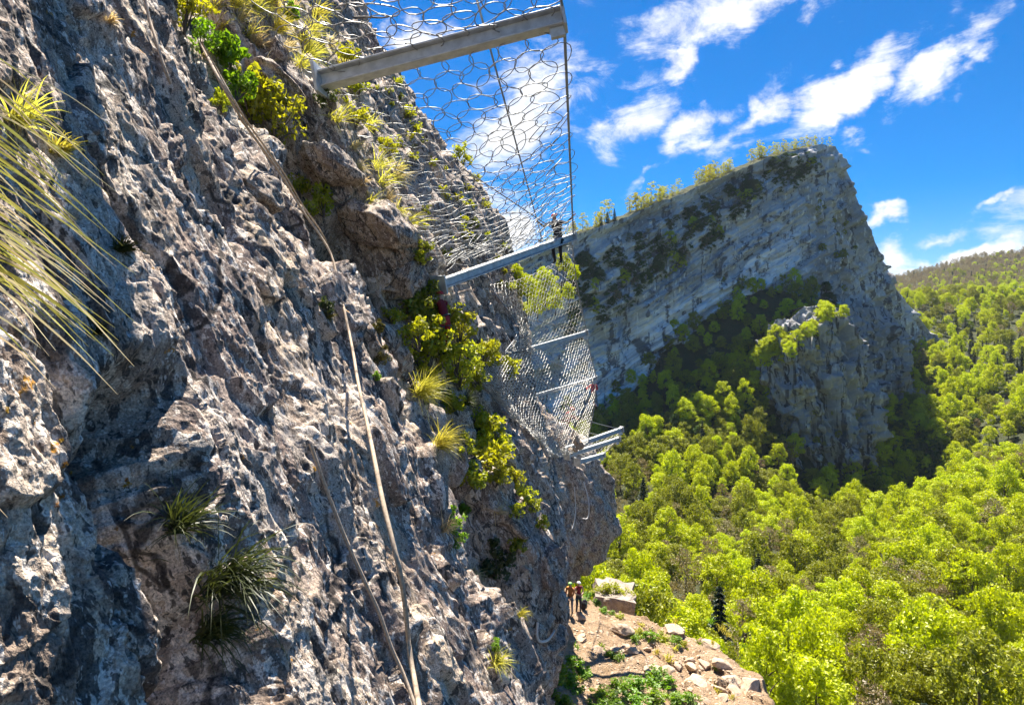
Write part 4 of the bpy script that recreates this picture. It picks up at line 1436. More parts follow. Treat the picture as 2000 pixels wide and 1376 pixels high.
# ------------------------------------------------------------------ perched boulder and loose blocks
def rock_mesh(name, seed, sub=4, rough=.22, block=.6, cuts=9, lo=.55, hi=.85, flat=False):
    bm = bmesh.new()
    bmesh.ops.create_icosphere(bm, subdivisions=sub, radius=1)
    co = np.array([v.co[:] for v in bm.verts])
    r = np.random.default_rng(seed)
    # cut by random planes: angular block
    for _ in range(cuts):
        d = r.normal(size=3); d /= np.linalg.norm(d); k = r.uniform(lo, hi)
        s = co @ d
        co = co - np.maximum(s - k, 0)[:, None] * d * (1 - .12)
    o = r.uniform(0, 40)
    n = pn(co[:, 0] * 2 + o, co[:, 1] * 2, co[:, 2] * 2) * rough + pn(co[:, 0] * 5 + o, co[:, 1] * 5, co[:, 2] * 5) * rough * .35
    if sub >= 4:
        n += pn(co[:, 0] * 13 + o, co[:, 1] * 13, co[:, 2] * 13) * rough * .14
    co *= (1 + n)[:, None]
    for v, c in zip(bm.verts, co):
        v.co = c
    for f in bm.faces:
        f.smooth = not flat
    me = bpy.data.meshes.new(name)
    bm.to_mesh(me); bm.free()
    return me


h, nn = on_cliff(545, 165)
me = rock_mesh('boulder', 3, 5)
obj('boulder', me, M['cliff'], label='angular brown boulder perched above the yellow gully plants', cat='boulder',
    mw=Matrix.Translation(h + nn * .05) @ Euler((.2, math.radians(28), .4)).to_matrix().to_4x4() @ Matrix.Diagonal((.58, .8, .30, 1)))
for i, (u, v, a, b, c, lab) in enumerate([(655, 330, .55, .7, .32, 'brown block wedged below the boulder in the gully wall'),
                                          (735, 445, .75, .9, .5, 'big overhanging block above the dark recess'),
                                          (500, 350, .34, .5, .2, 'rounded sunlit block beside the beige rope'),
                                          (790, 545, .35, .45, .45, 'upright brown block at the edge of the dark recess')]):
    h, nn = on_cliff(u, v)
    obj('rock_block', rock_mesh('rock_block', 20 + i, 5), M['cliff'], label=lab, cat='rock',
        mw=Matrix.Translation(h - nn * .08) @ Euler((.1 * i, math.radians(35), .3 * i)).to_matrix().to_4x4() @ Matrix.Diagonal((a, b, c, 1)))


# ------------------------------------------------------------------ ledge with path, rubble and plants
LPOLY = [(1.0, 18), (1.6, 30), (2.2, 35), (3.6, 36.5), (4.9, 34.4), (6.8, 33.9), (9.2, 33.5), (11.2, 32.3), (12.5, 30.2), (11.9, 27.8), (12.4, 25), (12, 18)]


def ledge_dist(x, y):
    d = np.full(np.shape(x), 1e9)
    pl = LPOLY + [LPOLY[0]]
    for (a, b), (c, e) in zip(pl[:-1], pl[1:]):
        L = (c - a) ** 2 + (e - b) ** 2
        t = np.clip(((x - a) * (c - a) + (y - b) * (e - b)) / L, 0, 1)
        d = np.minimum(d, np.hypot(x - a - t * (c - a), y - b - t * (e - b)))
    return np.where(inpoly(x, y, LPOLY), d, -d)


def ledge_z(x, y):
    z = -15.75 - 0.22 * (x - 3) + 0.18 * pn(x * .5, y * .5, .2) + 0.10 * pn(x * 1.6, y * 1.6, 1.2) + .05 * pn(x * 4, y * 4, 2.2)
    z = z + .22 * (smooth(pn(x * .8 + 3, y * .9, 4.4) / .12) - .5) * smooth((x - 5) / 3)
    d = ledge_dist(x, y) + .45 * pn(x * .9, y * .9, 5.5) + .2 * pn(x * 2.5, y * 2.5, 1.5)
    z = z - np.where(d < 0, np.minimum(-d * 3.2, 26 - d * .4), 0) + .0
    # heap against the wall
    return z + .9 * smooth((3.4 - x) / 2.0)


xs = np.linspace(0.0, 18, 260); ysl = np.linspace(18, 44, 330)
Yl, Xl = np.meshgrid(ysl, xs, indexing='ij')
Zl = ledge_z(Xl, Yl)
LV = np.stack([Xl, Yl, Zl], -1)
lq = grid_quads(*Xl.shape)
o = obj('ledge', mesh_np('ledge', LV, lq), M['ledge'], kind='structure')
o['label'] = 'dry stony ledge with a worn path at the foot of the cliff'
LT = bvh(LV.reshape(-1, 3), lq)


def on_ledge(u, v):
    h, n = cast(LT, u, v)
    if h is None:
        h, n = P(u, v, 30), Vector((0, 0, 1))
    return h, n


# rubble: each stone its own
ROCKS = [rock_mesh('stone', 60 + i, 2, .16, cuts=12, lo=.38, hi=.8, flat=True) for i in range(6)]
for r_ in ROCKS:
    r_.materials.append(M['slab'])
rr = np.random.default_rng(17)
zone = [(1180, 1215), (1300, 1245), (1400, 1290), (1480, 1345), (1485, 1376), (1350, 1376), (1240, 1290), (1120, 1270), (1110, 1225)]
k = 0
while k < 150:
    u, v = rr.uniform(1105, 1490), rr.uniform(1205, 1376)
    if not inpoly(np.array([u]), np.array([v]), zone)[0]:
        continue
    h, n = on_ledge(u, v)
    big = rr.random() < .1
    s = rr.uniform(.25, .62) if big else rr.uniform(.05, .17)
    e = obj('stone', ROCKS[int(rr.integers(6))], label='angular sun bleached slab lying on the ledge' if big else 'small loose stone in the rubble on the ledge', cat='stone',
            group='large slabs on the ledge' if big else 'loose stones on the ledge')
    e.location = h + Vector((0, 0, s * .04)); e.scale = (s * rr.uniform(.8, 1.5), s * rr.uniform(.7, 1.2), s * rr.uniform(.25, .55))
    e.rotation_euler = (rr.normal() * .25, .2 + rr.normal() * .25, rr.uniform(0, 6.3)); k += 1
for (u, v, a, b, c, rz, lab) in [(1215, 1235, .9, .6, .35, .4, 'broad pale slab on the upper edge of the ledge'), (1312, 1232, .75, .55, .3, .2, 'isolated white topped rock at the ledge rim above the green patch'),
                                 (1385, 1262, .7, .5, .3, -.2, 'flat rock on the rim where the ledge turns down'), (1465, 1345, 1.0, .5, .55, .5, 'jagged pointed slab at the outer corner of the ledge'),
                                 (1130, 1205, .45, .4, .22, .1, 'grey stone at the feet of the standing pair'), (1430, 1330, 1.1, .6, .3, .45, 'long tilted slab below the jagged outer slab'),
                                 (1235, 1275, .5, .4, .3, .9, 'split rock with a dark gap beside the path'), (1360, 1330, .8, .5, .25, .6, 'broad tilted slab in the middle of the rubble'),
                                 (1405, 1300, .7, .5, .4, .2, 'blocky slab on the outer rubble rim')]:
    h, n = on_ledge(u, v)
    me = rock_mesh('slab', int(u), 3, .16, cuts=16, lo=.36, hi=.8, flat=True)
    e = obj('slab', me, M['slab'], label=lab, cat='rock', mw=Matrix.Translation(h + Vector((0, 0, c * .3))) @ Euler((.1, .22, rz)).to_matrix().to_4x4() @ Matrix.Diagonal((a, b, c, 1)))
# gravel and crumbled stone: beyond counting
gv = []
for _ in range(2600):
    u, v = rr.uniform(1085, 1490), rr.uniform(1195, 1385)
    h, n = cast(LT, u, v)
    if h is None or h.y > 40:
        continue
    s = .02 + .06 * rr.random() ** 2.5
    d = rr.normal(size=(6, 3)) * .25
    oc = (np.array([[1, 0, 0], [0, 1, 0], [-1, 0, 0], [0, -1, 0], [0, 0, .6], [0, 0, -.6]]) + d) * s * np.array([1.4, 1, .7]) + np.array(h)
    gv.append((oc, np.array([[0, 1, 4], [1, 2, 4], [2, 3, 4], [3, 0, 4], [1, 0, 5], [2, 1, 5], [3, 2, 5], [0, 3, 5]])))
V, Q = join(gv)
o = obj('gravel', mesh_np('gravel', V, Q, False), M['slab'], kind='stuff')
o['label'] = 'crumbled stone and gravel strewn over the ledge'
# rock step beyond the people
bm = bmesh.new()
bmesh.ops.create_cube(bm, size=2)
bmesh.ops.subdivide_edges(bm, edges=list(bm.edges), cuts=22, use_grid_fill=True)
for v in bm.verts:
    x, y, z = v.co
    n = float(pn(x * 1.3, y * 1.3 + 3, z * 1.3)) * .26 + float(pn(x * 3.5, y * 3.5, z * 3.5)) * .10 + float(pn(x * 9, y * 9, z * 9)) * .03
    out = 1 + max(0, -z) * .28 if x > 0 else 1.0
    v.co = Vector((x * out * (1 + n), y * (1 + n), z * (1 + n * .5) - max(0, x) * .12))
me = bpy.data.meshes.new('rock_step'); bm.to_mesh(me); bm.free()
e = obj('rock_step', me, M['boulder'], label='grassy topped rock step beyond the two standing climbers', cat='rock',
        mw=Matrix.Translation(P(1198, 1192, 37.4)) @ Euler((0, .05, -.12)).to_matrix().to_4x4() @ Matrix.Diagonal((1.15, 1.3, 1.35, 1)))
for i in range(26):
    u, v = rr.uniform(1120, 1470), rr.uniform(1205, 1370)
    h, n = on_ledge(u, v)
    s = rr.uniform(9, 16) * mpp(h)
    m = tuft_mesh('grass_tuft', rp, 36, s, 1.4 * mpp(h), .9, (0, 0, 1), .5, s * .25, M['grass'] if i % 2 else M['green'])
    obj('grass_tuft', m, label='low grass tuft sprouting from the dry ledge earth', cat='grass', group='grass tufts on the ledge', mw=Matrix.Translation(h))
# ground plants on the ledge
gp = [(1075, 1290, 26), (1095, 1310, 28), (1120, 1300, 26), (1080, 1330, 30), (1110, 1340, 28), (1140, 1320, 22), (1070, 1365, 26), (1100, 1375, 24), (1130, 1350, 18),
      (1180, 1360, 26), (1210, 1345, 28), (1240, 1345, 28), (1270, 1335, 28), (1300, 1340, 24), (1200, 1378, 30), (1240, 1376, 30), (1280, 1370, 30), (1320, 1372, 26), (1170, 1385, 26), (1345, 1365, 18), (1285, 1320, 20),
      (1250, 1240, 14), (1270, 1245, 18), (1295, 1250, 18), (1320, 1255, 16), (1240, 1250, 14), (1205, 1285, 16), (1190, 1280, 14), (1225, 1240, 12), (1335, 1262, 12), (1180, 1195, 12), (1195, 1200, 10), (1210, 1205, 10), (1165, 1180, 12),
      (1140, 1175, 12), (1150, 1165, 12)]
for (u, v, rpx) in gp:
    rpx *= 1.25
    h, n = on_ledge(u, v)
    s = rpx * mpp(h)
    low = v > 1280 and u < 1150
    up = v < 1280 and u > 1150
    lab = ('fresh green leafy plant in the hollow at the cliff foot' if low else ('low green plant among the rocks on the ledge rim' if up else 'bright green leafy plant beside the ledge path'))
    bush(u, v, rpx, 'green' if not up or random.random() < .4 else 'bushy', lab, 'plants: ' + lab[-24:], pt=h + Vector((0, 0, s * .25)), sz=.55, leaf=.22, n=24, per=22, cat='plant', name='leafy_plant')
for (u, v, rpx) in [(1176, 1150, 22), (1190, 1148, 22), (1206, 1150, 20), (1166, 1152, 18), (1220, 1154, 18), (1232, 1160, 14), (1182, 1144, 18), (1200, 1143, 18)]:
    bush(u, v, rpx, 'bushy', 'green tuft growing on top of the rock step', 'tufts on the rock step', pt=P(u, v, 37), sz=.6, leaf=.2, n=16, per=18, cat='plant', name='leafy_plant')

# ------------------------------------------------------------------ steel posts, ring nets, cables
def ibeam(base, tip, hgt, wid, label, name='steel_post', group=None, tf=.03, endcap=True):
    base, tip = Vector(base), Vector(tip)
    e = bpy.data.objects.new(name, None); COL.objects.link(e); e.empty_display_size = .2
    d = (tip - base); L = d.length; d.normalize()
    side = d.cross(Vector((0, 0, 1))).normalized(); up = side.cross(d).normalized()
    e.location = base
    e['label'] = label; e['category'] = 'steel post'
    if group:
        e['group'] = group
    c = d * L / 2
    hv = np.array

    def part(nm, cc, ax, ay, az, mat='steel', bev=.006):
        V, Q = box_vq(cc, ax, ay, az)
        me = mesh_np(nm, V, Q, False)
        bm = bmesh.new(); bm.from_mesh(me)
        bmesh.ops.bevel(bm, geom=list(bm.edges), offset=bev, segments=1, affect='EDGES')
        bm.to_mesh(me); bm.free()
        return obj(nm, me, M[mat], parent=e)
    part('web', c, d * L / 2, side * tf * .4, up * (hgt / 2 - tf - .002))
    part('flange', c + up * (hgt / 2 - tf / 2), d * L / 2, side * wid / 2, up * tf / 2)
    part('flange', c - up * (hgt / 2 - tf / 2), d * L / 2, side * wid / 2, up * tf / 2)
    # closing plates make the boxed head
    part('side_plate', c - side * (wid / 2 - .022) - d * L * .0, d * (L / 2 - .01), side * .008, up * (hgt / 2 - tf - .004))
    if endcap:
        part('end_plate', d * (L + .03), d * .025, side * (wid / 2 + .05), up * (hgt / 2 + .05))
        part('cable_shoe', d * (L - .12) - up * (hgt / 2 + .085), d * .12, side * .05, up * .08)
    part('base_plate', -d * .02, d * .03, side * (wid / 2 + .12), up * (hgt / 2 + .12))
    return e


B1, T1 = P(628, 158, 10.6), P(1098, 34, 10.0)
_d2 = min(on_cliff(u_, v_)[0].y for u_ in (850, 862, 880, 900, 925) for v_ in (535, 550, 565))
B2, T2 = P(858, 556, min(21.0, _d2 - .25)), P(1118, 462, 23.0)
B3, T3 = P(1000, 692, 27.5), P(1146, 650, 29.0)
B4, T4 = P(1045, 772, 29.5), P(1164, 738, 31.0)
B5, T5 = P(1100, 878, 31.5), P(1214, 838, 33.5)
B6, T6 = P(1108, 889, 32), P(1208, 857, 35.0)
B7, T7 = P(1128, 902, 32.5), P(1178, 888, 34.5)
ibeam(B1, T1, .29, .27, 'large grey steel beam jutting out high above the bushes', tf=.035)
ibeam(B2, T2, .26, .26, 'grey steel post beside the worker in black', tf=.03)
ibeam(B3, T3, .22, .2, 'pale steel post across the top of the bagging net')
ibeam(B4, T4, .14, .12, 'thin steel post beside the hanging worker')
ibeam(B5, T5, .22, .2, 'bare steel post sticking out at the bottom of the far nets, longest of three')
ibeam(B6, T6, .22, .2, 'bare steel post under the longest bare one below the nets')
ibeam(B7, T7, .22, .2, 'short stub of steel post lowest below the nets')
ibeam(P(130, -640, 5.4), P(930, -640, 5.0), .30, .30, 'steel beam carrying the overhead end of the ring net')

TOR = {}


def ring_mesh(kind=0):
    if kind not in TOR:
        th = np.linspace(0, 2 * np.pi, 16, endpoint=False)
        k = 1 + (0.055 * np.cos(3 * th + kind) + .03 * np.cos(2 * th + 2 * kind))
        V, Q = tube_mesh('', np.stack([k * np.cos(th), k * np.sin(th), .03 * np.sin(2 * th + kind)], -1), .034, 4, True)
        m = mesh_np('ring', V, Q); m.materials.append(M['wire'])
        TOR[kind] = m
    return TOR[kind]


def ring_net(name, A, Tp, Bq, Tq, sag, label, nU, nV, limit=300, bulge=0.0):
    """net between edge A->Tp (first post) and Bq->Tq (second post)"""
    A, Tp, Bq, Tq = (np.array(k_, float) for k_ in (A, Tp, Bq, Tq))
    e = bpy.data.objects.new(name, None); COL.objects.link(e); e.empty_display_size = .2
    e['label'] = label; e['category'] = 'net'

    def S(a, b):     # a across (wall -> tip), b along (first -> second post)
        p = (A * (1 - a) + Tp * a) * (1 - b) + (Bq * (1 - a) + Tq * a) * b
        s_ = sag * math.sin(math.pi * b) * (0.35 + 0.65 * math.sin(math.pi * min(1, a * 1.0)))
        return p + np.array([bulge * math.sin(math.pi * b) * math.sin(math.pi * a), 0, -s_])
    cand = []
    for j in range(nV):
        for i in range(nU):
            a = (i + (.5 if j % 2 else 0) + .25) / (nU + .0); b = (j + .5) / nV
            if a > 1:
                continue
            p = S(a, b)
            ea = (S(min(a + .01, 1), b) - S(a - .01, b)); ea *= (1 / nU) / (min(a + .01, 1) - (a - .01))
            eb = (S(a, b + .01) - S(a, b - .01)) * (1 / nV) / .02
            cand.append((p, ea, eb, p[1]))
    cand.sort(key=lambda t: t[3])
    extra = []
    for k, (p, ea, eb, _) in enumerate(cand):
        la = np.linalg.norm(ea); x = ea / la
        z = np.cross(ea, eb); z /= np.linalg.norm(z); y = np.cross(z, x)
        ra = la * .56; rb = abs(eb @ y) * .68
        jx, jy, jz = RNG.normal(size=3) * .05
        Mx = Matrix(((x[0] * ra, y[0] * rb, z[0] * .3, p[0] + jx * ra), (x[1] * ra, y[1] * rb, z[1] * .3, p[1] + jy * ra), (x[2] * ra, y[2] * rb, z[2] * .3, p[2] + jz * ra), (0, 0, 0, 1)))
        Mx = Mx @ Matrix.Rotation(RNG.normal() * .14, 4, 'X') @ Matrix.Rotation(RNG.normal() * .14, 4, 'Y') @ Matrix.Rotation(RNG.uniform(0, .5), 4, 'Z')
        rm = ring_mesh(k % 4)
        if k < limit:
            o_ = obj('ring', rm, parent=e); o_.matrix_basis = Mx
        else:
            co = np.empty(len(rm.vertices) * 3); rm.vertices.foreach_get('co', co); co = co.reshape(-1, 3)
            m4 = np.array(Mx)
            V = co @ m4[:3, :3].T + m4[:3, 3]
            extra.append((V, np.array([q.vertices[:] for q in rm.polygons])))
    if extra:
        V, Q = join(extra)
        me = mesh_np('far_rings', V, Q)
        obj('far_rings', me, M['wire'], parent=e, kind='stuff')
    return e


N0a, N0t = P(110, -600, 5.5), P(925, -610, 5.1)
ring_net('ring_net', N0a, N0t, B1 + Vector((-.1, 0, .1)), T1 + Vector((0, 0, .1)), .35, 'overhead steel ring net hung above the first large beam', 9, 13, 300)
ring_net('ring_net', B1 + Vector((-.1, .15, -.1)), T1 + Vector((0, .1, -.15)), B2 + Vector((-.8, 0, .2)), T2 + Vector((0, 0, .1)), .75,
         'steel ring net spread between the large beam and the worker\'s post', 9, 32, 300)


def mesh_net(name, rows, label, nu, nv, rad=.012):
    """diagonal wire mesh on a surface through rows of control points"""
    rows = [spline(r_, 24) for r_ in rows]
    R_ = np.array(rows)
    grid = np.stack([spline(R_[:, k], 30) for k in range(R_.shape[1])], 1)      # 30 x 24

    def S(a, b):
        x = np.clip(a, 0, 1) * 22.999; y = np.clip(b, 0, 1) * 28.999
        i, j = int(x), int(y); f, g_ = x - i, y - j
        return (grid[j, i] * (1 - f) + grid[j, i + 1] * f) * (1 - g_) + (grid[j + 1, i] * (1 - f) + grid[j + 1, i + 1] * f) * g_
    # the net lies on the rock where it meets it, never inside
    for j in range(grid.shape[0]):
        for i in range(grid.shape[1]):
            p = Vector(grid[j, i])
            hh = CT.ray_cast(Vector((0, 0, 0)), p.normalized())
            if hh[0] is not None and hh[3] < p.length + .4:
                grid[j, i] = p * (max(hh[3] - .45, 8) / p.length)
    for _ in range(6):
        g2 = grid.copy()
        g2[1:-1, 1:-1] = (grid[:-2, 1:-1] + grid[2:, 1:-1] + grid[1:-1, :-2] + grid[1:-1, 2:]) / 4
        d0, d1 = np.linalg.norm(grid, axis=-1), np.linalg.norm(g2, axis=-1)
        grid = g2 * (np.minimum(d0, d1) / d1)[..., None]
    e = bpy.data.objects.new(name, None); COL.objects.link(e)
    e['label'] = label; e['category'] = 'net'
    parts = []
    # zigzag strands: hex-like meshes
    for j in range(nv + 1):
        pts = []
        for i in range(nu * 2 + 1):
            a = i / (2 * nu)
            off = (.42 if (i // 1 + j) % 2 == 0 else -.42)
            b = (j + .5 * 0 + off * .95) / nv
            pts.append(S(a, min(max(b, 0), 1)) + RNG.normal(size=3) * .012)
        parts.append(tube_mesh('', pts, rad, 3))
    V, Q = join(parts)
    obj('wire_mesh', mesh_np('wire_mesh', V, Q), M['palewire'], parent=e, kind='stuff')
    # border rope
    bd = [S(0, t) for t in np.linspace(0, 1, 20)] + [S(t, 1) for t in np.linspace(0, 1, 20)[1:]] + [S(1, t) for t in np.linspace(1, 0, 20)[1:]]
    V, Q = tube_mesh('', bd, .022, 5)
    obj('border_rope', mesh_np('border_rope', V, Q), M['cable'], parent=e)
    return e


# bay below the worker's post, curving down to the pale post
mesh_net('wire_net', [[P(955, 555, 23.5), P(1010, 545, 23.8), P(1070, 520, 24), P(1117, 470, 23.2)],
                      [P(1010, 640, 26), P(1040, 625, 26), P(1085, 590, 26.2), P(1128, 560, 26)],
                      [P(985, 690, 28), P(1030, 682, 28.4), P(1090, 668, 28.6), P(1146, 648, 29)]],
         'grey wire net curving between the worker\'s post and the pale post', 22, 26, .012)
# bagging net
mesh_net('wire_net', [[P(905, 675, 26.5), P(985, 695, 27.6), P(1070, 672, 28.3), P(1146, 652, 29)],
                      [P(930, 725, 26.6), P(985, 740, 26.8), P(1080, 725, 27.6), P(1155, 700, 30)],
                      [P(958, 770, 27), P(1000, 790, 26.6), P(1090, 778, 27.4), P(1164, 738, 31)],
                      [P(1000, 815, 28), P(1030, 835, 27.3), P(1090, 830, 28), P(1160, 800, 31)],
                      [P(1050, 850, 29), P(1060, 870, 28.6), P(1095, 872, 29), P(1150, 850, 31.5)],
                      [P(1060, 885, 30), P(1075, 892, 29.6), P(1110, 888, 29.8), P(1150, 862, 31.8)]],
         'large bagging wire net sagging with rubble beneath the pale post', 42, 48, .012)
mesh_net('wire_net', [[P(1120, 868, 33), P(1160, 855, 33.4), P(1214, 838, 33.6)], [P(1130, 885, 34.2), P(1165, 875, 34.5), P(1208, 857, 35)], [P(1145, 905, 36), P(1165, 895, 36.2), P(1182, 884, 36.5)]],
         'small crumpled wire net slung between the lowest bare posts', 10, 9, .014)

# rubble held by the bagging net
for i in range(26):
    u, v = RNG.uniform(1062, 1140), RNG.uniform(850, 885)
    s = RNG.uniform(.12, .30)
    e = obj('stone', ROCKS[int(RNG.integers(6))], label='pale stone caught in the bottom of the bagging net', cat='stone', group='stones caught in the net')
    e.location = P(u, v - 4, 30.2); e.scale = (s, s, s * .7); e.rotation_euler = tuple(RNG.uniform(0, 3, 3))


def cable(name, pts, rad, mat, label, cat, n=40, group=None):
    V, Q = tube_mesh('', spline(pts, n), rad, 6)
    return obj(name, mesh_np(name, V, Q), M[mat], label=label, cat=cat, group=group)


def cb(p, q, label, rad=.016, sag=.0, mat='cable'):
    p, q = Vector(p), Vector(q)
    mid = (p + q) / 2 - Vector((0, 0, sag))
    cable('cable', [p, mid, q], rad, mat, label, 'cable', 20)


cb(T1 + Vector((.03, 0, 0)), T2 + Vector((.03, 0, .12)), 'dark edge cable from the large beam tip to the worker\'s post', .028)
cb(P(935, -600, 5.0), T1 + Vector((.03, 0, .1)), 'dark edge cable running overhead to the large beam tip', .02)
cb(P(915, -60, 9.4), P(1062, 478, 22.6), 'thin dark cable slanting across the ring net', .02, .0)
cb(P(905, 330, 16), P(1085, 450, 22.6), 'thin dark cable running down to the worker', .02)
cb(P(690, 425, 13), P(1040, 468, 22), 'thin pale cable stretched across the net from the wall', .014, .05, 'wire')
cb(P(960, 605, 24), T3 + Vector((0, 0, .1)), 'pale cable from the buttress to the pale post tip', .018, .05, 'wire')
cb(P(1035, 582, 25), P(1085, 612, 26), 'short pale cable below the saplings', .014, .0, 'wire')
cb(P(1040, 690, 27.3), T4, 'pale cable slanting from the pale post to the thin post', .016, .05, 'wire')
cb(P(1150, 822, 31.5), T5, 'pale cable holding the longest bare post', .02, .02, 'wire')
cb(P(1140, 842, 31.8), T6, 'pale cable holding the middle bare post', .018, .02, 'wire')
cb(P(1060, 832, 28.5), P(1150, 790, 31), 'pale cross cable over the bagging net', .02, .02, 'wire')
cb(P(1080, 765, 29), T4 + Vector((0, 0, -.05)), 'pale upper cross cable over the bagging net', .018, .02, 'wire')
cb(P(1000, 690, 27.3), P(1130, 800, 29), 'diagonal cable across the bagging net', .014, .05, 'wire')


cb(T4 + Vector((0, 0, -.05)), P(1160, 782, 31.5), 'taut white line holding the hanging worker', .012, 0, 'whiterope')


# ------------------------------------------------------------------ ropes on the rock
def rock_rope(uv, rad, label, lift=.02, mat='rope', n=70, cat='rope'):
    pts = []
    for (u, v) in uv:
        h, nn = on_cliff(u, v)
        pts.append(h)
    # a taut rope spans the hollows: keep each point slightly in front of the chord's hit
    pts = [p + (Vector((0, 0, 0)) - p).normalized() * (lift + .012 * p.y) for p in pts]
    return cable('rope', pts, rad, mat, label, cat, n)


def taut(uvy, rad, label, mat='rope', n=70):
    return cable('rope', [P(u, v, y) for u, v, y in uvy], rad, mat, label, 'rope', n)


def safe(uv):
    """depth in front of the rock along a pixel path: running minimum so that the rope stays clear"""
    d = []
    for (u, v) in uv:
        h = min(on_cliff(u + k_, v + l_)[0].y for k_ in (-8, 0, 8) for l_ in (-8, 8))
        d.append(h)
    d = np.array(d)
    t = np.linspace(0, 1, len(d))
    fit = np.polyval(np.polyfit(t, d, min(5, len(d) - 2)), t)
    dd = fit - max(0, float(np.max(fit - d)) * .8) - .02
    return [(u, v, y_) for (u, v), y_ in zip(uv, dd)]


taut(safe([(278, -30), (290, 30), (305, 80), (320, 130), (334, 165)]), .012, 'thick beige rope dropping behind the pale rib at the cliff top')
taut(safe([(392, 85), (420, 140), (450, 195), (480, 245), (520, 300), (555, 350), (590, 410), (622, 455), (648, 500), (662, 560), (678, 630), (690, 690), (700, 750), (718, 830), (732, 900), (748, 980), (770, 1070), (782, 1120),
          (792, 1190), (800, 1270), (812, 1340), (822, 1400)]), .013, 'long beige doubled rope running the full height of the slab')
taut(safe([(394, 83), (424, 138), (455, 193), (486, 243), (526, 298), (561, 348), (596, 408), (628, 453), (652, 500)]), .010, 'second strand beside the long beige rope in the gully')
taut(safe([(606, 866), (625, 920), (645, 975), (670, 1040), (690, 1085), (715, 1140), (740, 1195), (765, 1265), (790, 1320), (815, 1390)]), .012, 'thick frayed beige rope slanting over the lower slab')
taut([(1034, 1290, 9.4), (1032, 1320, 9.3), (1028, 1390, 9.0)], .016, 'short white rope over the sunlit notch', 'whiterope', 20)
taut([(1050, 1215, 14.8), (1049, 1240, 14.8), (1056, 1252, 15.2), (1072, 1247, 17), (1086, 1225, 20), (1094, 1205, 23)], .035, 'white rope loop hanging at the wall foot', 'whiterope', 40)
taut([(1122, 950, 30), (1124, 1000, 29.8), (1118, 1030, 29.6), (1106, 1038, 29.2)], .028, 'thin white rope looping under the nets', 'whiterope', 30)
taut([(1140, 940, 30.5), (1150, 980, 30.2), (1148, 1010, 30), (1138, 1012, 29.8)], .028, 'pale rope dangling on the rounded bulge', 'whiterope', 30)
taut([(1125, 468, 22.8), (1130, 478, 22.8), (1126, 484, 22.8), (1121, 478, 22.8), (1122, 468, 22.8)], .02, 'small coil of white rope at the worker\'s post tip', 'whiterope', 24)


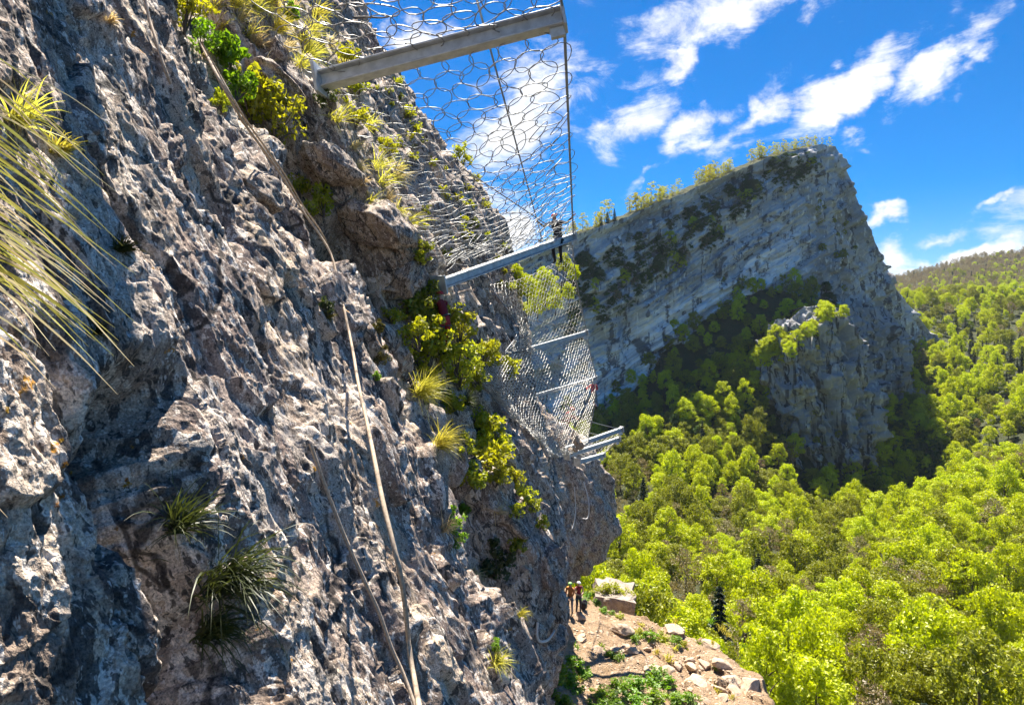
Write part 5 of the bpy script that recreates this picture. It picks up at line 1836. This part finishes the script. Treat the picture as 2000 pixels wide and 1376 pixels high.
# ------------------------------------------------------------------ people
def person(name_label, root, yaw, J, shirt, trousers, helmet, sleeves=None, shorts=False, height=1.75, group=None):
    """J: joint overrides in a body frame (x right, y forward, z up), metres for a 1.75 m adult"""
    j = dict(pelvis=(0, 0, .95), belly=(0, .01, 1.10), chest=(0, .02, 1.30), neck=(0, .02, 1.47), skull=(0, .03, 1.57), crown=(0, .03, 1.68), face=(0, .09, 1.56),
             shL=(-.18, 0, 1.42), elL=(-.25, -.02, 1.14), wrL=(-.27, .06, .90), haL=(-.27, .09, .82),
             shR=(.18, 0, 1.42), elR=(.25, -.02, 1.14), wrR=(.27, .06, .90), haR=(.27, .09, .82),
             hiL=(-.10, 0, .90), knL=(-.11, .03, .50), anL=(-.11, 0, .09), toL=(-.12, .17, .03),
             hiR=(.10, 0, .90), knR=(.11, .03, .50), anR=(.11, 0, .09), toR=(.12, .17, .03))
    j.update(J)
    rad = dict(pelvis=.135, belly=.125, chest=.15, neck=.058, skull=.088, crown=.07, face=.06, shL=.07, elL=.045, wrL=.032, haL=.03, shR=.07, elR=.045, wrR=.032, haR=.03,
               hiL=.10, knL=.062, anL=.045, toL=.038, hiR=.10, knR=.062, anR=.045, toR=.038)
    E = [('pelvis', 'belly'), ('belly', 'chest'), ('chest', 'neck'), ('neck', 'skull'), ('skull', 'crown'), ('skull', 'face'),
         ('chest', 'shL'), ('shL', 'elL'), ('elL', 'wrL'), ('wrL', 'haL'), ('chest', 'shR'), ('shR', 'elR'), ('elR', 'wrR'), ('wrR', 'haR'),
         ('pelvis', 'hiL'), ('hiL', 'knL'), ('knL', 'anL'), ('anL', 'toL'), ('pelvis', 'hiR'), ('hiR', 'knR'), ('knR', 'anR'), ('anR', 'toR')]
    names = list(j)
    V = [j[n_] for n_ in names]
    R_ = [rad[n_] for n_ in names]
    ED = [(names.index(a), names.index(b)) for a, b in E]
    # fingers: thumb and four fingers beyond each hand
    for s in 'LR':
        w_, h_ = Vector(j['wr' + s]), Vector(j['ha' + s])
        d = (h_ - w_).normalized()
        side = d.cross(Vector((0, 0, 1)) if abs(d.z) < .8 else Vector((0, 1, 0))).normalized()
        for k_, (o_, L_) in enumerate([(-.032, .075), (-.011, .085), (.011, .08), (.031, .062)]):
            V += [tuple(h_ + side * o_ + d * .03), tuple(h_ + side * o_ * 1.15 + d * (.03 + L_) + d.cross(side) * .018)]
            R_ += [.0105, .008]
            ED += [(names.index('ha' + s), len(V) - 2), (len(V) - 2, len(V) - 1)]
        V += [tuple(h_ + side * .045 + d * .005), tuple(h_ + side * .075 + d * .045)]
        R_ += [.012, .009]
        ED += [(names.index('ha' + s), len(V) - 2), (len(V) - 2, len(V) - 1)]
    me = bpy.data.meshes.new('person_cage')
    me.from_pydata([tuple(v) for v in V], ED, [])
    o_ = bpy.data.objects.new('cage', me); COL.objects.link(o_)
    md = o_.modifiers.new('skin', 'SKIN'); md.use_smooth_shade = True
    for i, sv in enumerate(me.skin_vertices[0].data):
        sv.radius = (R_[i], R_[i] * (.78 if names[i] in ('chest', 'belly', 'pelvis') else 1) if i < len(names) else R_[i])
        sv.use_root = (i == 0)
    sb = o_.modifiers.new('sub', 'SUBSURF'); sb.levels = 1; sb.render_levels = 1
    dg = bpy.context.evaluated_depsgraph_get()
    bm_ = bpy.data.meshes.new_from_object(o_.evaluated_get(dg))
    bpy.data.objects.remove(o_)
    bm_.name = 'body'
    bm_.materials.clear()
    sl = sleeves or shirt
    for m_ in (shirt, trousers, 'skin', 'boot', sl):
        bm_.materials.append(M[m_])
    segs = [(np.array(j[a]), np.array(j[b]), a, b) for a, b in E]
    for p_ in bm_.polygons:
        c = np.array(p_.center)
        best, bn, bt = 9, None, 0
        for a, b, na, nb in segs:
            L2 = (b - a) @ (b - a) + 1e-9
            t = min(1, max(0, ((c - a) @ (b - a)) / L2))
            dd = np.linalg.norm(c - a - t * (b - a))
            if dd < best:
                best, bn, bt = dd, nb, t
        p_.use_smooth = True
        idx = 0
        if bn in ('skull', 'crown', 'face'):
            idx = 2
        elif bn.startswith('ha') or (bn.startswith('wr') and bt > .85):
            idx = 2
        elif bn.startswith('el') or bn.startswith('wr'):
            idx = 4
        elif bn.startswith('hi'):
            idx = 1
        elif bn.startswith('kn'):
            idx = 1
        elif bn.startswith('an'):
            idx = 3 if bt > .8 else (2 if shorts else 1)
        elif bn.startswith('to'):
            idx = 3
        elif bn == 'belly' and bt < .35:
            idx = 1
        p_.material_index = idx
    k = height / 1.75
    e = bpy.data.objects.new('person', None); COL.objects.link(e); e.empty_display_size = .2
    e.location = root; e.rotation_euler = (0, 0, yaw); e.scale = (k, k, k)
    e['label'] = name_label; e['category'] = 'person'
    if group:
        e['group'] = group
    obj('body', bm_, parent=e)
    # helmet: shell with brim following the head axis
    sk, cr, fc = Vector(j['skull']), Vector(j['crown']), Vector(j['face'])
    upv = (cr - sk).normalized(); fw = (fc - sk); fw = (fw - upv * fw.dot(upv)).normalized(); rt = fw.cross(upv)
    hb = bmesh.new()
    bmesh.ops.create_uvsphere(hb, u_segments=16, v_segments=10, radius=1)
    bmesh.ops.delete(hb, geom=[v for v in hb.verts if v.co.z < -.28], context='VERTS')
    for v in hb.verts:
        x, y, z = v.co
        br = 1.12 if z < -.1 else 1.0
        y2 = y * (.128 + (.03 if (y > .3 and z < 0) else 0)) * br
        v.co = sk + upv * (.055 + z * .098) + rt * (x * .108 * br) + fw * y2
    hm = bpy.data.meshes.new('helmet'); hb.to_mesh(hm); hb.free()
    for p_ in hm.polygons:
        p_.use_smooth = True
    obj('helmet', hm, M[helmet], parent=e)
    # harness: waist belt and two leg loops
    parts = []
    pv = Vector(j['pelvis'])

    def loop(c, ax, r_):
        ax = Vector(ax).normalized(); a = ax.cross(Vector((1, 0, .01))).normalized(); b = ax.cross(a)
        th = np.linspace(0, 2 * math.pi, 16, endpoint=False)
        parts.append(tube_mesh('', [tuple(Vector(c) + (a * math.cos(t) + b * math.sin(t)) * r_) for t in th], .016, 5, True))
    loop(pv.lerp(Vector(j['belly']), .45), Vector(j['belly']) - pv, .155)
    for s in 'LR':
        loop(Vector(j['hi' + s]).lerp(Vector(j['kn' + s]), .28), Vector(j['kn' + s]) - Vector(j['hi' + s]), .104)
    V_, Q_ = join(parts)
    obj('harness', mesh_np('harness', V_, Q_), M['harness'], parent=e)
    return e


# worker astride the second post, arms spread to hold the net
pb = B2.lerp(T2, .86) + Vector((0, .3, -.78))
person('worker in black with a red helmet standing in the net, arms spread', pb, math.radians(150), dict(
    pelvis=(0, -.02, .90), belly=(0, .05, 1.05), chest=(0, .14, 1.24), neck=(0, .22, 1.38), skull=(0, .27, 1.47), crown=(0, .31, 1.57), face=(0, .33, 1.45),
    shL=(-.17, .13, 1.35), elL=(-.42, .24, 1.28), wrL=(-.62, .30, 1.42), haL=(-.68, .31, 1.48), shR=(.17, .13, 1.35), elR=(.40, .25, 1.22), wrR=(.60, .32, 1.40), haR=(.66, .34, 1.46),
    knL=(-.13, .12, .47), anL=(-.12, .0, .09), knR=(.14, .10, .48), anR=(.13, -.05, .09), toR=(.14, .1, .03), toL=(-.13, .16, .03)),
    'black', 'black', 'redhelmet', None, height=1.95)
# worker in red hanging at the outer edge of the far nets, knees bent
person('worker in a red shirt and shorts hanging beside the thin steel post', P(1159, 806, 31.6), math.radians(20), dict(
    knL=(-.12, .30, .62), anL=(-.12, .12, .22), toL=(-.12, .26, .14), knR=(.13, .22, .55), anR=(.12, -.12, .28), toR=(.13, .0, .18),
    elL=(-.30, .12, 1.20), wrL=(-.20, .34, 1.30), haL=(-.18, .40, 1.34), elR=(.28, .10, 1.18), wrR=(.18, .32, 1.24), haR=(.16, .38, 1.28)),
    'red', 'navy', 'black', 'red', True)
# worker crouching inside the bagging net
person('worker in dark red crouching inside the bagging net', P(1103, 838, 30.2), math.radians(-100), dict(
    pelvis=(0, -.12, .48), belly=(0, .02, .60), chest=(0, .18, .74), neck=(0, .30, .86), skull=(0, .36, .95), crown=(0, .41, 1.05), face=(0, .42, .92),
    shL=(-.17, .18, .84), elL=(-.26, .36, .62), wrL=(-.20, .55, .56), haL=(-.18, .62, .54), shR=(.17, .18, .84), elR=(.26, .36, .62), wrR=(.20, .55, .56), haR=(.18, .62, .54),
    hiL=(-.10, -.10, .46), knL=(-.16, .28, .50), anL=(-.14, .06, .10), toL=(-.15, .22, .03), hiR=(.10, -.10, .46), knR=(.16, .28, .50), anR=(.14, .06, .10), toR=(.15, .22, .03)),
    'darkred', 'darkred', 'redhelmet')
# worker at the foot of the second post, half sunk in the bushes
person('worker in dark red with a red helmet clinging to the wall at the post foot', P(870, 694, min(20.2, min(on_cliff(u_, v_)[0].y for u_ in (858, 868, 880) for v_ in (560, 590, 620)) - .5)), math.radians(60), dict(
    belly=(0, .06, 1.09), chest=(0, .12, 1.28), neck=(0, .17, 1.44), skull=(0, .19, 1.54), crown=(0, .2, 1.65), face=(0, .26, 1.53), shL=(-.18, .1, 1.40), shR=(.18, .1, 1.40),
    elL=(-.26, .30, 1.42), wrL=(-.22, .48, 1.58), haL=(-.21, .53, 1.64), elR=(.26, .28, 1.20), wrR=(.20, .48, 1.22), haR=(.19, .54, 1.24), knL=(-.14, .22, .52)),
    'darkred', 'red', 'redhelmet', None)
# two climbers standing on the ledge
for (u, v, yaw, lab, sh, tr, he, sl, J) in [
        (1130, 1197, 205, 'climber in a red top and white helmet standing on the ledge', 'darkred', 'navy', 'whitehelmet', 'skin',
         dict(elL=(-.27, .03, 1.17), wrL=(-.10, .24, 1.12), haL=(-.03, .26, 1.12), elR=(.27, .03, 1.17), wrR=(.12, .24, 1.10), haR=(.05, .27, 1.09), knR=(.13, .06, .50), anR=(.16, .03, .09), toR=(.2, .19, .03))),
        (1114, 1199, 150, 'climber in grey trousers and green helmet close to the wall', 'orangecloth', 'greycloth', 'greenhelmet', 'orangecloth',
         dict(elL=(-.24, .10, 1.16), wrL=(-.16, .30, 1.02), haL=(-.14, .36, 1.0)))]:
    h, n = on_ledge(u, v)
    h = Vector((h.x, h.y, float(ledge_z(np.array([h.x]), np.array([h.y]))[0])))
    person(lab, h, math.radians(yaw), J, sh, tr, he, sl)
# pack on the ground beside them
h, n = on_ledge(1141, 1190)
V, Q = box_vq((0, 0, .28), (.16, 0, .02), (0, .13, 0), (.02, 0, .27))
me = mesh_np('pack', V, Q)
bm = bmesh.new(); bm.from_mesh(me)
bmesh.ops.bevel(bm, geom=list(bm.edges), offset=.08, segments=3, affect='EDGES')
bm.to_mesh(me); bm.free()
e = bpy.data.objects.new('rucksack', None); COL.objects.link(e); e.location = h; e['label'] = 'small dark rucksack on the ground beside the red topped climber'; e['category'] = 'rucksack'
obj('sack', me, M['black'], parent=e)
V, Q = tube_mesh('', spline([(.05, -.15, .45), (.1, -.2, .35), (.08, -.17, .15)], 10), .018, 5)
obj('strap', mesh_np('strap', V, Q), M['harness'], parent=e)
